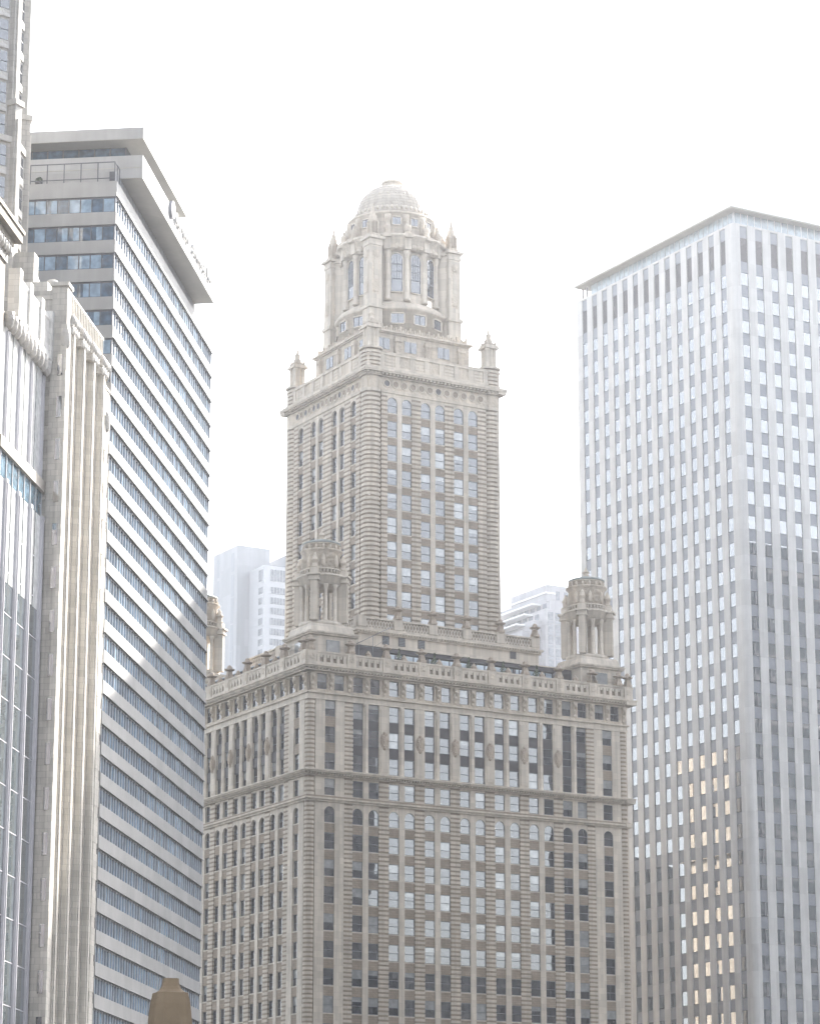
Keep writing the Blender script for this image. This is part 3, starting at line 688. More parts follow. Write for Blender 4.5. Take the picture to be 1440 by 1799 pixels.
# corner buttresses of the belvedere
def buttress():
    r = link("belvedere_buttress", None, J); b = MB()
    b.box(-1.35, 1.35, -1.35, 1.35, 143, 147.0, 0); b.box(-1.6, 1.6, -1.6, 1.6, 147.0, 147.5, 0); b.box(-1.25, 1.25, -1.25, 1.25, 147.5, 156.9, 0)
    for ax in ('R', 'L', 'B', 'F'):
        b.ax = ax; b.box(-.75, .75, -1.29, -1.2, 149.2, 156.2, 2); b.box(-.45, .45, -1.36, -1.28, 151.5, 154.5, 0); b.box(-.55, .55, -1.42, -1.3, 149.5, 150.9, 2); b.box(-.5, .5, -1.42, -1.3, 155.1, 156.0, 2)
    b.ax = 'R'
    b.box(-1.4, 1.4, -1.4, 1.4, 156.9, 157.2, 0); b.box(-1.3, 1.3, -1.3, 1.3, 157.2, 157.9, 0); b.box(-1.75, 1.75, -1.75, 1.75, 157.9, 158.3, 0)
    r.scale = (.8, .8, 1); b.obj("pier", [smooth, brown, ornate], r)
    c = MB(); c.box(-1.0, 1.0, -1.0, 1.0, 158.3, 158.9); c.lathe([(.8, 158.9), (.75, 160.6), (1.0, 160.8), (1.0, 161.1), (.75, 161.3), (.75, 161.8), (.45, 162.1), (.5, 162.4), (.25, 162.7), (.25, 163.1), (.05, 163.7)], n=10)
    for k in range(4): a = pi / 4 + pi / 2 * k; c.lathe([(.22, 158.9), (.2, 160.5), (.3, 160.8)], .95 * cos(a), .95 * sin(a), 8)
    c.obj("pinnacle", [ornate], r); return r
B0 = buttress(); hx, hy = 6.85, 6.15; B0.location = (AX - hx, AY - hy, 0)
for sx, sy in ((1, -1), (-1, 1), (1, 1)): copy_tree(B0, J, (AX + sx * hx, AY + sy * hy, 0))

place_windows(J, specs)

# =================================================================== WHITE SLAB HOTEL (left, behind)
HC, HA = None, 83.2
def frame(u, v, D):
    x = (u - 720) / F_PX; y = (899.5 - v) / F_PX
    r = Vector((x, cos(PITCH) - y * sin(PITCH))); r = r * (D / r.length); return (r.x, r.y)
HC = frame(205, 330, 300)
white = stone("white_painted_concrete", (0.37, 0.365, 0.36), 0.09, (4.0, 50.0, .03), .6, .06, 0, .86)
soffit = stone("grey_soffit", (0.44, 0.42, 0.37), .08, (30.0, 3.0, .02), .7, .05)
hgl = glass("hotel_glass", (0.05, 0.10, 0.165), 1.9, wob=.006, inner=.55)
hcur = glass("hotel_glass_with_curtain", (0.22, 0.315, 0.42), 1.7, inner=.75)
mull = plain("pale_mullion", (0.45, 0.46, 0.48), .4, .3)
dark = plain("dark_mullion", (0.05, 0.055, 0.07), .4)
H = thing("slab_hotel", "white slab hotel with long ribbon windows and two overhanging roof slabs", "hotel", HC, HA)
HL, HD = 57.0, 26.0
b = MB(); b.box(.3, HL - .3, .3, HD, 0, 124.0); b.obj("core", [dark], H)
FL = [120.75 - 3.27 * k for k in range(37)]
sp_m, wb_m = [], []
for k, z in enumerate(FL):
    if z < 4: break
    top = z + 1.47 if k else 123.9       # spandrel from the window head below up to the sill
    s = MB(); s.box(0, HL, 0, HD, z + 1.80, z + 3.27 if k else 124.35, 0); s.box(-.02, HL + .02, -.14, HD, z + 1.80, z + 1.86, 0)
    o = s.obj("spandrel_band", [white], H)
    wn = MB(); wn.box(.16, HL - .16, .18, HD - .1, z, z + 1.80, 0)
    n = int(HL / 1.3)
    for q in range(n + 1):
        a = .2 + (HL - .4) * q / n; wn.box(a - .045, a + .045, .06, .2, z, z + 1.8, 1)
    n = 20
    for q in range(n + 1):
        t = .2 + 1.28 * q; wn.box(.08, .2, t - .04, t + .04, z, z + 1.8, 2)
        if random.random() < .62:
            e0 = t + .06; e1 = t + 1.22 if random.random() < .6 else t + .7; wn.box(.13, .17, e0, e1, z + .1, z + 1.6, 3)
    for q in range(44):
        if random.random() < .5:
            a = .3 + (HL - .6) * q / 44; wn.box(a, a + random.uniform(.4, 1.1), .15, .19, z + .05, z + 1.6, 3)
    wn.box(.1, HL - .1, .10, HD, z + 1.62, z + 1.80, 2)  # dark strip drawn in place of the shadow line under the spandrel
    wn.obj("window_band", [hgl, mull, dark, hcur], H)
b = MB(); b.box(1.6, HL - 8, .6, HD, 124.36, 126.1, 0)
for q in range(60): a = 1.8 + (HL - 10) * q / 59; b.box(a - .12, a + .12, .45, .62, 124.36, 126.1, 1)
b.obj("clerestory", [dark, mull], H)
b = MB(); b.box(1.4, 1.58, 1.2, HD, 124.36, 126.05, 0); b.obj("terrace_wall", [white], H)
b = MB(); b.box(3.8, 47.2, -2.0, HD, 126.1, 128.8, 0); b.box(3.83, 47.17, -1.97, HD, 126.06, 126.1, 1); b.box(3.76, 47.24, -2.03, HD, 127.3, 127.36, 2); b.obj("roof_slab", [white, soffit, soffit], H)
b = MB(); b.box(3.8, 29, -2.0, HD, 130.8, 132.15, 0); b.box(3.83, 28.97, -1.97, HD, 130.76, 130.8, 1); b.obj("roof_slab", [white, soffit], H)
b = MB(); b.box(6.3, 28, .4, HD, 128.8, 130.78, 0)
for q in range(14): t = .5 + 1.8 * q; b.box(6.2, 6.3, t - .06, t + .06, 128.8, 130.78, 1)
b.obj("plant_room", [hgl, dark], H)
# terrace rail
b = MB(); 
for q in range(9): t = .3 + 1.9 * q; b.box(.15, .25, t - .05, t + .05, 124.35, 126.7, 0)
b.box(.15, .25, .3, 16, 126.62, 126.7, 0); b.box(.15, .25, .3, 16, 124.75, 124.82, 0)
for q in range(3): a = .2 + 1.2 * q; b.box(a - .04, a + .04, .25, .35, 124.35, 126.7, 0)
b.box(.2, 2.6, .25, .35, 126.62, 126.7, 0)
b.obj("terrace_rail", [dark], H)
rgl = glass("rail_glass", (0.55, 0.56, 0.55), 1.5)
# sign
b = MB(); R_ = 1.0
for r, d in ((1.05, -.32),):
    b.face([(r * cos(2 * pi * k / 24), d, r * sin(2 * pi * k / 24)) for k in range(24)], 0)
    for k in range(24):
        a, c = 2 * pi * k / 24, 2 * pi * (k + 1) / 24; b.face([(r * cos(a), d, r * sin(a)), (r * cos(c), d, r * sin(c)), (r * cos(c), .02, r * sin(c)), (r * cos(a), .02, r * sin(a))], 1)
signm = plain("sign_white", (0.75, 0.74, 0.72), .4); edgem = plain("sign_edge_grey", (0.3, 0.3, 0.34), .4)
b.obj("sign_emblem", [signm, edgem], H, (19.6, -2.03, 128.2))
for i, ch in enumerate("ROYAL SONESTA"):
    if ch == ' ': continue
    cu = bpy.data.curves.new("sign_letter", 'FONT'); cu.body = ch; cu.size = 1.75; cu.extrude = .14; cu.align_x = 'CENTER'
    tmp = bpy.data.objects.new("tmp", cu); me = bpy.data.meshes.new_from_object(tmp); bpy.data.objects.remove(tmp)
    me.materials.clear(); me.materials.append(signm); me.name = "sign_letter"
    o = link("sign_letter", me, H, (22.0 + 1.75 * i, -2.2, 127.45)); o.rotation_euler = (pi / 2, 0, 0)
pl = thing("potted_shrub", "small leafy green shrub standing behind the hotel terrace rail", "shrub", (0, 0), 0)
leaf = plain("leaf_green", (0.055, 0.085, 0.04), .6, 0, .4); pot = plain("dark_pot", (.05, .05, .05), .6)
def leaves(mb, n, fn, size, m=0):
    for _ in range(n):
        p = fn(); d = Vector((random.gauss(0, 1), random.gauss(0, 1), random.gauss(0, .7))).normalized(); u_ = d.orthogonal().normalized() * size * random.uniform(.6, 1.3); v_ = d.cross(u_).normalized() * size * .55
        p = Vector(p); mb.face([p - u_, p + v_ * .8, p + u_, p - v_ * .8], m)
def shrub(root, h, rad, cone):
    f = MB()
    def fn():
        t = random.random() ** .8; r = rad * ((1 - t) if cone else sqrt(max(0, 1 - (2 * t - 1) ** 2))) * sqrt(random.random()) * (.75 + .35 * sin(t * 21)); a = random.uniform(0, 2 * pi)
        return (r * cos(a), r * sin(a), .5 + t * h)
    leaves(f, 420, fn, .16); f.obj("foliage", [leaf], root)
    p = MB(); p.lathe([(.32, 0), (.42, .55)], n=12); p.lathe([(.05, .5), (.03, h * .8)], n=6); p.obj("pot", [pot], root)
shrub(pl, .6, .42, False)
MH = Matrix.Translation((HC[0], HC[1], 0)) @ Matrix.Rotation(radians(HA), 4, 'Z')
q = MH @ Vector((.9, 9.0, 124.36)); pl.location = q

# conifers on the skyscraper terrace
MJ = Matrix.Translation((JC[0], JC[1], 0)) @ Matrix.Rotation(radians(JA), 4, 'Z')
names = ["potted conifer on the terrace nearest the skyscraper's left front turret", "second potted conifer from the left turret on the roof terrace", "potted conifer in the middle of the terrace row before the glass pavilion",
         "second potted conifer from the right turret on the roof terrace", "potted conifer on the terrace nearest the skyscraper's right front turret"]
for i, s_ in enumerate((15.0, 20.7, 26.3, 32.0, 37.6)):
    t = thing("potted_conifer", names[i], "conifer", (0, 0), 0, group="conifers in a row along the skyscraper's terrace"); shrub(t, 3.5, 1.5, True); t.location = MJ @ Vector((s_, 1.5, 88.04))
pg = thing("steel_frame", "thin grey steel frame with a sloping brace above the terrace by the turret", "frame", (0, 0), 0)
pg.location = MJ @ Vector((9.0, 2.2, 88.04)); pg.rotation_euler.z = radians(JA)
f = MB()
for x in (0, 2.2, 4.6): f.sweep([(x, 0, 0), (x, 0, 5.6 if x else 4.2)], .045)
f.sweep([(-.6, 0, 4.1), (5.2, 0, 7.2)], .05); f.sweep([(0, 0, 2.4), (4.6, 0, 2.4)], .04); f.sweep([(0, 0, 4.0), (4.6, 0, 3.9)], .04); f.sweep([(0, 0, 4.2), (2.2, 0, 3.9), (4.6, 0, 5.6)], .03)
f.obj("bars", [sashm], pg)

# =================================================================== MARBLE OFFICE TOWER (right)
TC = (49.874, 421.056)
marble = stone("grey_white_marble", (0.55, 0.54, 0.525), 0.07, (1.5, 3.88, .02), .45, .10, 0, .82)
panel = plain("grey_spandrel_panel", (0.20, 0.215, 0.245), .35, 0, .06)
louv = plain("dark_louvre", (0.10, 0.095, 0.105), .6)
tgl = glass("tower_glass", (0.07, 0.09, 0.11), 3.3, wob=0, inner=.85)
O = thing("office_tower", "tall pale marble office tower with vertical piers and checkered window strips", "office tower", TC, 30.1)
OW, OL = 40.0, 43.9
b = MB(); b.box(.55, OW - .5, .55, OL - .5, 0, 165.3); b.obj("core", [panel], O)
ospec = []
for face, L, first, pit, ww in (('R', OW, 1.3, 2.93, 1.4), ('L', OL, 2.1, 2.98, 1.45)):
    n = int((L - first) / pit); w = MB(face)
    es = [(first + pit * k, first + pit * k + ww) for k in range(n)]
    lo = .9
    for k, (a0, a1) in enumerate(es):
        w = MB(face); w.box(lo, a0, 0, .56, 0, 165.4); w.obj("pier", [marble], O); lo = a1
    w = MB(face); w.box(lo, L, 0, .56, 0, 165.4); w.obj("pier", [marble], O)
    for a0, a1 in es:
        w = MB(face)
        w.box(a0, a1, .14, .56, 163.2, 165.06, 0); w.box(a0, a1, .24, .56, 159.3, 163.2, 1); w.box(a0, a1, .14, .56, 157.5, 159.3, 0); w.box(a0, a1, .02, .56, 165.06, 165.4, 2)
        w.box(a0, a1, .16, .56, 0, 157.5, 0)
        for q in range(16): w.box(a0, a1, .18, .25, 159.4 + q * .24, 159.5 + q * .24, 1)
        for k in range(39):
            zt = 157.5 - 3.88 * k; zb = zt - 2.12
            if zb < 6: break
            ospec.append((face, a0, .13, zb, a1 - a0, 2.12, 'single', (0, 0)))
        w.obj("spandrel_strip", [panel, louv, marble], O)
cr = MB(); cr.prism(rsq(-.03, 1.6, -.03, 1.6, .75, 8), 0, 165.4); cr.obj("corner_column", [marble], O)
# office glass uses its own glass: swap materials through dedicated meshes
def office_windows(root, specs, mat, cap=98):
    R = Matrix.Translation(root.location) @ Matrix.Rotation(root.rotation_euler.z, 4, 'Z'); it = []
    cache = {}
    for (face, a, d, z, w_, h_, st, o) in specs:
        loc, rot = ((a, d, z), 0.0) if face == 'R' else ((d, a + w_, z), -pi / 2)
        p2 = (a + w_, d, z + h_) if face == 'R' else (d, a, z + h_)
        A, B = pix(R @ Vector(loc)), pix(R @ Vector(p2))
        ins = min(A[0], B[0]) > 1090 and max(A[0], B[0]) < 1440 and max(A[1], B[1]) < 1799
        it.append((abs((A[0] - B[0]) * (A[1] - B[1])) if ins else 0, loc, rot, w_, h_))
    it.sort(key=lambda t: -t[0]); M = MB()
    for k, (ar, loc, rot, w_, h_) in enumerate(it):
        g = MB(); g.face([(0, 0, 0), (w_, 0, 0), (w_, 0, h_), (0, 0, h_)], 0); g.box(0, w_, -.05, -.01, 0, .05, 1); g.box(0, w_, -.05, -.01, h_ - .05, h_, 1)
        if k < cap:
            key = (w_, h_)
            if key not in cache: cache[key] = g.mesh("window", [mat, dark])
            link("window", cache[key], root, loc, rot + random.uniform(-.002, .002))
        else:
            c, s_ = cos(rot), sin(rot); i = len(M.v); j = random.uniform(-.002, .002)
            M.v += [(loc[0] + x * c - (y + x * j) * s_, loc[1] + x * s_ + (y + x * j) * c, loc[2] + z) for x, y, z in g.v]
            M.f += [tuple(i + q for q in ff) for ff in g.f]; M.m += g.m; M.sm += g.sm
    o = M.obj("window_mass", [mat, dark], root); o["kind"] = "stuff"
office_windows(O, ospec, tgl)
b = MB(); b.box(.5, OW - .5, .5, 40.2, 165.4, 167.3, 0)
for q in range(30): a = .6 + 1.3 * q; b.box(a - .04, a + .04, .42, .5, 165.4, 167.3, 1); b.box(.42, .5, a - .04, a + .04, 165.4, 167.3, 2)
cgl = glass("clerestory_glass", (0.32, 0.38, 0.42), 1.7, inner=.8)
b.obj("clerestory", [cgl, signm, mull], O)
b = MB(); b.box(-1.1, OW, -1.1, OL - 1.0, 167.3, 167.5, 1); b.box(-1.2, OW, -1.2, OL - 1.0, 167.5, 168.1, 0); b.obj("roof_slab", [signm, soffit], O)
b = MB(); 
for t in (41.4, 42.6): b.box(.3, .6, t - .15, t + .15, 165.4, 167.3)
b.obj("roof_post", [white], O)

# =================================================================== FLUTED TERRACOTTA TOWER (left front)
terra = stone("white_terracotta", (0.60, 0.565, 0.51), 0.10, (.9, .62, .02), .5, .2, .08)
terra2 = stone("grey_terracotta", (0.50, 0.47, 0.425), 0.14, (.9, .62, .03), .55, .25, .1)
carv = stone("carved_white_terracotta", (0.55, 0.525, 0.49), .2, None, .6, .2, 1.0)
M = thing("fluted_tower", "white terracotta tower with fluted piers and a ribbed octagonal shaft above", "tower", HC, HA)
b = MB(); b.box(-20.5, -1.2, 1.55, 22, 0, 99.2); b.box(-20.5, -3.6, .9, 22, 99.2, 104.6); b.obj("core", [terra2], M)
# piers and channels along the street side
fp = MB()
S0, S1 = -19.0, -3.8
for k in range(4):
    s_ = S0 + 1.4 + (S1 - S0 - 1.4) * k / 3
    fp.box(s_ - .55, s_ + .55, -.02, .5, 0, 102.2, 0); fp.box(s_ - .32, s_ + .32, -.14, -.02, 0, 101.0, 0)
    fp.box(s_ - 1.0, s_ + 1.0, .5, 1.05, 0, 101.6, 0); fp.box(s_ - 1.45, s_ + 1.45, 1.05, 1.6, 0, 101.6, 1)
    fp.box(s_ + 2.0, s_ + 2.5, .95, 1.6, 0, 101.4, 0)
    for q in range(26): fp.box(s_ + 1.45, s_ + 2.0, 1.3, 1.6, 2 + 3.8 * q, 3.6 + 3.8 * q, 1)
fp.obj("fluted_wall", [terra, terra2], M)
cap = MB(); cap.box(-1.6, 1.6, -.35, .6, 0, .35); cap.box(-1.4, 1.4, -.2, .6, -.7, 0)
for x in (-1.2, -.4, .4, 1.2): cap.lathe([(.08, .1), (.34, .3), (.38, .7), (.2, 1.05), (.04, 1.3)], x, -.25, 8); cap.lathe([(.06, -.9), (.26, -.6), (.26, -.2), (.1, .1)], x, -.15, 8)
cm = cap.mesh("pier_capital", [carv])
for k in range(4): link("pier_capital", cm, M, (S0 + 1.4 + (S1 - S0 - 1.4) * k / 3, .1, 101.3))
pp = MB(); pp.box(S0 - .5, S1 + .2, .25, 1.2, 101.6, 104.7, 0); pp.box(S0 - .6, S1 + .3, .12, .95, 104.7, 104.95, 1)
for k in range(21): a = S0 + (S1 - S0) * k / 21; pp.box(a, a + .16, .0, .3, 101.8, 104.5, 0)
pp.obj("parapet", [terra2, terra], M)  # darker terracotta puts shade into the parapet's colour
# near corner pier and pedestal
cpn = MB(); cpn.box(-20.9, -19.0, -.05, 1.5, 0, 104.9, 1); cpn.box(-21.1, -18.9, -.2, 1.65, 104.9, 105.3, 0); cpn.box(-20.95, -19.9, -.12, .5, 0, 100.8, 0)
for k in range(26): cpn.box(-20.98, -19.7, -.15, .4, 1 + 3.8 * k, 1 + 3.8 * k + 2.6, 0); cpn.box(-20.7, -20.5, 1.5, 2.4, 1 + 1.2 * k * 3.1, 1.6 + 1.2 * k * 3.1, 1)
cpn.lathe([(.1, 98.0), (.5, 98.6), (.55, 99.8), (.2, 100.8), (.05, 101.8)], -20.6, .1, 10, 2)
cpn.obj("corner_pier", [terra, terra2, carv], M)
fr = MB(); fr.box(-20.6, -20.2, 1.5, 22, 0, 103.6, 1); fr.box(-20.7, -20.1, 1.5, 22, 103.6, 104.0, 0)
for k in range(32): fr.box(-20.66, -20.5, 1.6, 2.3, 2 + 3.1 * k, 3.4 + 3.1 * k, 0)
fr.obj("front_wall", [terra, terra2], M)
far = MB(); far.box(-3.7, -.9, .0, 1.6, 0, 99.6, 0); far.box(-2.9, -1.7, -.12, .4, 0, 98.2, 0)
for k in range(26): far.box(-3.2, -1.3, -.16, .3, 1.5 + 3.8 * k, 1.5 + 3.8 * k + 2.7, 0)
far.lathe([(.1, 94.6), (.5, 95.2), (.55, 96.6), (.2, 97.6)], -2.3, .0, 10, 1); far.box(-3.8, -.8, -.1, 1.7, 99.6, 99.9, 0)
for k in range(3): far.lathe([(.2, 99.9), (.3, 100.2), (.1, 100.9)], -3.3 + k * 1.0, .5, 8, 1)
far.obj("corner_pier", [terra, carv], M)
# octagonal shaft
def octa(cx, cy, r, rot=pi / 8): return [(cx + r * cos(rot + pi / 4 * k), cy + r * sin(rot + pi / 4 * k)) for k in range(8)]
CX, CY, OS = -12.0, 13.1, .76
ob = MB(); ob.prism(octa(CX, CY, 8.6 * OS), 104.5, 108.5, 0, octa(CX, CY, 7.9 * OS)); ob.prism(octa(CX, CY, 7.55 * OS), 108, 124, 0); ob.prism(octa(CX, CY, 6.9 * OS), 124, 170, 0)
ob.prism(octa(CX, CY, 7.9 * OS), 123.3, 124, 1)
ob.obj("octagon_shaft", [terra2, terra], M)
for k in range(8):
    a = pi / 8 + pi / 4 * k; rb = MB()
    def T(u_, v_, c=cos(a), s_=sin(a)): return (CX + OS * (u_ * c - v_ * s_), CY + OS * (u_ * s_ + v_ * c))
    rb.prism([T(6.2, -.75), T(8.0, -.75), T(8.0, .75), T(6.2, .75)], 105, 127.6, 0); rb.prism([T(6.2, -.95), T(8.25, -.95), T(8.25, .95), T(6.2, .95)], 127.6, 128.2, 1)
    rb.prism([T(7.9, -.4), T(8.25, -.4), T(8.25, .4), T(7.9, .4)], 106, 126.0, 1); rb.prism([T(5.8, -.8), T(7.35, -.8), T(7.35, .8), T(5.8, .8)], 128.2, 170, 0)
    rb.prism([T(7.3, -.35), T(7.6, -.35), T(7.6, .35), T(7.3, .35)], 128.2, 170, 1)
    rb.lathe([(.1, 104.2), (.55, 104.8), (.6, 106.2), (.3, 107.2)], *T(8.2, 0), 10, 2)
    rb.obj("rib", [terra2, terra, carv], M)
for k in (3, 4, 5, 6):
    a = pi / 4 * k
    for q in range(16):
        z = 106.2 + 3.6 * q; wv = MB(); rr = (7.55 if z < 123 else 6.9) * OS * cos(pi / 8)
        wv.box(-1.1, 1.1, -.06, .1, 0, 2.3, 0); wv.box(-.05, .05, -.1, 0, 0, 2.3, 1); wv.box(-1.1, 1.1, -.1, 0, 1.1, 1.2, 1); wv.box(-1.2, 1.2, -.16, .1, -.95, -.15, 2)
        wv.obj("window", [gl, sashm, carv], M, (CX + rr * cos(a), CY + rr * sin(a), z), a + pi / 2)
# broken masses round the foot of the shaft
fm = MB(); fm.box(-19.5, -17.6, 6.2, 9.0, 104.5, 112.4, 0); fm.box(-19.7, -17.4, 6.0, 9.2, 112.4, 112.8, 1); fm.box(-18.4, -16.6, 4.2, 6.2, 104.5, 109.6, 0)
fm.prism([(-17.2, 3.6), (-14.6, 3.6), (-14.6, 5.6), (-17.2, 5.6)], 104.5, 109.0, 0, [(-16.6, 4.9), (-14.8, 4.9), (-14.8, 5.6), (-16.6, 5.6)])
fm.lathe([(1.1, 104.5), (1.1, 106.3), (.9, 107.0), (.45, 107.4), (.1, 107.5)], -15.6, 2.9, 14, 0); fm.box(-19.6, -18.0, 2.4, 4.2, 104.5, 105.9, 1)
fm.obj("rooftop_block", [terra2, terra], M)
for k in range(22):
    small = MB(); small.box(-21.02, -20.9, .2, .75, 3 + 4.4 * k, 5.2 + 4.4 * k, 0); small.obj("slit_window", [gl], M)

# =================================================================== GLASS INFILL BUILDING (far left)
G = thing("glass_infill_building", "narrow glass building with vertical fins between two old stone towers", "building", HC, HA)
ggl = glass("infill_glass", (0.10, 0.12, 0.13), 2.6, wob=.003, scale=.25, inner=.7)
fin = plain("grey_fin", (0.48, 0.47, 0.50), .35, .2, .06)
bw = stone("beige_soffit_panel", (0.45, 0.41, 0.36), .06)
GY = 1.9
b = MB(); b.box(-38, -20.65, GY + .3, 20, 84.3, 96.0, 0); b.box(-38, -20.65, GY - .1, 20, 0, 80.6, 0); b.obj("glass_wall", [ggl], G)
sky_white = glass("sky_white_glass", (0.62, 0.62, 0.61), 1.6, wob=.003, inner=.9)  # white colour stands in for bright sky reflected between the fins
b = MB()
for k in range(4):
    a = -37.9 + 4.7 * k; b.box(a + .2, min(a + 4.4, -20.7), GY + .2, GY + .3, 84.4, 95.9, 0)
    b.box(a + .2, min(a + 4.4, -20.7), GY - .13, GY - .1, 71.0, 80.5, 0)
b.obj("sky_reflection_panel", [sky_white], G)
b = MB(); b.box(-38, -20.65, GY + .1, 20, 80.6, 83.2, 0)
for k in range(8): a = -37 + 2.3 * k; b.box(a - .06, a + .06, GY, GY + .1, 80.6, 83.2, 1)
hb_ = glass("blue_strip_glass", (0.12, 0.2, 0.26), 1.7)
b.obj("recessed_strip", [hb_, mull], G)
b = MB(); b.prism([(-38, GY - .25), (-20.7, GY - .25), (-20.7, GY + 1.2), (-38, GY + 1.2)], 83.2, 84.35, 0); b.obj("soffit_panel", [bw], G)
for k in range(4):
    a = -35.6 + 4.7 * k; f = MB(); f.box(a - .3, a + .3, GY + .0, GY + .35, 84.36, 95.2, 0); f.box(a - .1, a + .1, GY - .08, GY + .0, 84.36, 95.2, 0); f.obj("fin", [fin], G)
    f = MB(); f.box(a - .34, a + .34, GY - .36, GY - .05, 0, 80.2, 0); f.box(a - .4, a + .4, GY - .42, GY, 80.2, 80.6, 0); f.box(a - .1, a + .1, GY - .46, GY - .36, 0, 80.2, 0); f.obj("fin", [fin], G)
t_ = MB()
for k in range(19): z = 4 + 4.0 * k; t_.box(-38, -20.65, GY - .13, GY, z, z + .10, 0)
t_.obj("transom", [fin], G)
gb = MB(); gb.box(-34.0, -20.8, GY - .55, GY + .6, 96.9, 97.4, 0); gb.box(-34.0, -20.8, GY - .45, GY + .2, 100.9, 101.3, 0); gb.box(-34, -20.8, GY - .36, GY + .4, 97.4, 100.9, 0)
for k in range(24): a = -33.5 + .53 * k; gb.box(a, a + .26, GY - .42, GY + .1, 97.4, 100.9, 0)
for a in (-34.2, -30.0, -25.4, -21.2): gb.box(a - .55, a + .55, GY - .65, GY + .5, 96.9, 102.0, 0)
wst = stone("bright_white_stone", (0.72, 0.70, 0.67), .06, (1.2, .6, .02), .5, .08)
gb.obj("parapet", [wst], G)
orn = MB()
for k in range(11):
    a = -36.4 + 1.5 * k; orn.lathe([(.1, 95.2), (.42, 95.6), (.5, 96.2), (.5, 96.9)], a, GY - .2, 8); orn.box(a - .2, a + .2, GY - .55, GY, 95.9, 96.9)
orn.box(-38, -20.7, GY + .25, GY + 1, 95.9, 96.9); orn.obj("carved_cornice", [carv], G)

# =================================================================== TAN STONE CORNER BUILDING (left edge)
tan = stone("tan_limestone", (0.26, 0.22, 0.165), .1, (1.4, .9, .03), .7, .15, .15)
Lb = thing("stone_corner_building", "tan limestone building with a carved cornice at the photo's left edge", "building", HC, HA)
b = MB(); b.box(-90, -38.3, GY - .1, 40, 0, 101.2); b.obj("wall", [tan], Lb)
b = MB(); b.box(-90, -37.6, GY - .7, 40, 103.0, 103.6, 0); b.box(-90, -36.9, GY - 1.35, 40, 103.6, 104.5, 0); b.box(-90, -38.2, GY - .3, 40, 101.2, 103.0, 1); b.box(-90, -36.6, GY - 1.5, 40, 104.5, 104.9, 0)
for k in range(14): b.lathe([(.1, 101.8), (.3, 102.2), (.3, 102.7), (.2, 103.0)], -38.6 - .9 * k, GY - .5, 8, 1)
b.obj("cornice", [tan, carv], Lb)

# =================================================================== DISTANT TOWERS
pw = stone("pale_panel", (0.33, 0.34, 0.36), .04, (2.6, 8.0, .03), .5, .05, 0, .85)
pg_ = plain("pale_panel_frame", (0.40, 0.41, 0.43), .5, 0, .04)
bgl = glass("distant_glass", (0.16, 0.175, 0.20), 1.45, inner=.7)
W = thing("white_panel_tower", "distant white panelled tower with slit windows seen between hotel and skyscraper", "tower", (-50.2, 818.46), 30.1)
b = MB(); b.box(0, 10.6, 0, 16, 0, 213.9); b.obj("shaft", [pw], W)
b = MB()
for t, w_ in ((12.4, .5), (3.0, .6)):
    for z0, z1 in ((206.5, 212.0), (199, 205.5), (191, 198.5), (183, 190.5), (175, 182.5), (167, 174.5)): b.box(-.05, .3, t - w_ * 1.5, t + w_ * 1.5, z0, z1, 0)
b.obj("slit_window", [panel], W)
b = MB(); b.box(4.0, 26, -9.5, 6, 0, 206.4); b.obj("wing", [pg_], W)
for k in range(10):
    z = 201.0 - 3.15 * k; h_ = 1.9
    if k == 0: z, h_ = 201.9, 3.4
    else: z = 201.2 - 3.05 * k
    q = MB(); q.box(6.0, 17.0, -9.6, -9.3, z, z + h_, 0)
    for j in range(12): q.box(6 + j * .95, 6.1 + j * .95, -9.68, -9.6, z, z + h_, 1)
    q.box(3.93, 4.2, -8.6, -6.0, z, z + h_, 0); q.obj("window_band", [bgl, pg_], W)
b = MB(); b.box(12.5, 30, -6, 6, 206.4, 211.0)
b.obj("plant_room", [panel], W)
b = MB()
for k in range(8): b.sweep([(14 + k * 1.2, -4, 210.5), (14 + k * 1.2, -4, 212.0)], .06)
b.sweep([(14, -4, 212.0), (26, -4, 212.0)], .06); b.obj("roof_rail", [pg_], W)

S = thing("stepped_tower", "distant grey tower stepping down in white edged terraces behind the right turret", "tower", (36.77, 759.11), 30.1)
gpn = stone("grey_panel", (0.34, 0.335, 0.355), .05, (3.0, 4.0, .04), .5, .06)
b = MB(); b.box(0, 11, 0, 18, 0, 188); b.box(-.02, 4, -1.6, 3, 0, 183.2); b.box(-2.5, 6, -3.2, 14, 0, 180.4); b.box(-5, 3, -1.2, 24, 0, 177.4); b.box(.4, 11, .3, 24, 0, 185.2); b.box(-7.5, 2, 1, 28, 0, 174.6)
b.obj("tower_body", [gpn], S)
b = MB()
for x0, y0, y1, z in ((-.1, -.1, 18, 185.5), (-2.6, 2.8, 24, 182.6), (-5.1, 3, 28, 179.5), (-7.6, 3, 30, 176.5)):
    b.box(x0 - .25, x0 + 3, y0 - .0, y1, z, z + .4)
b.obj("terrace_edge", [signm], S)
for k in range(12):
    b = MB(); z = 184.0 - 3.3 * k
    for x in (1.0, 3.6, 6.2, 8.8):
        if z > 180: b.box(x + 2, x + 3.2, -.05, .2, z, z + 2.4, 0)
    for x in (-1.7, .6, 2.9):
        if z < 179: b.box(x, x + 1.6, -3.28, -3.1, z, z + 2.2, 0); b.box(x, x + 1.6, -3.30, -3.1, z - .9, z - .15, 1)
    if z < 184:
        c_ = MB()
        for y in (0, 3, 6, 9, 12, 15): c_.box(-2.58 if z < 179 else -.05, .1, y, y + 2, z, z + 2.1, 0)
        c_.obj("side_window_row", [bgl], S)
    if b.v: b.obj("window_row", [bgl, panel], S)

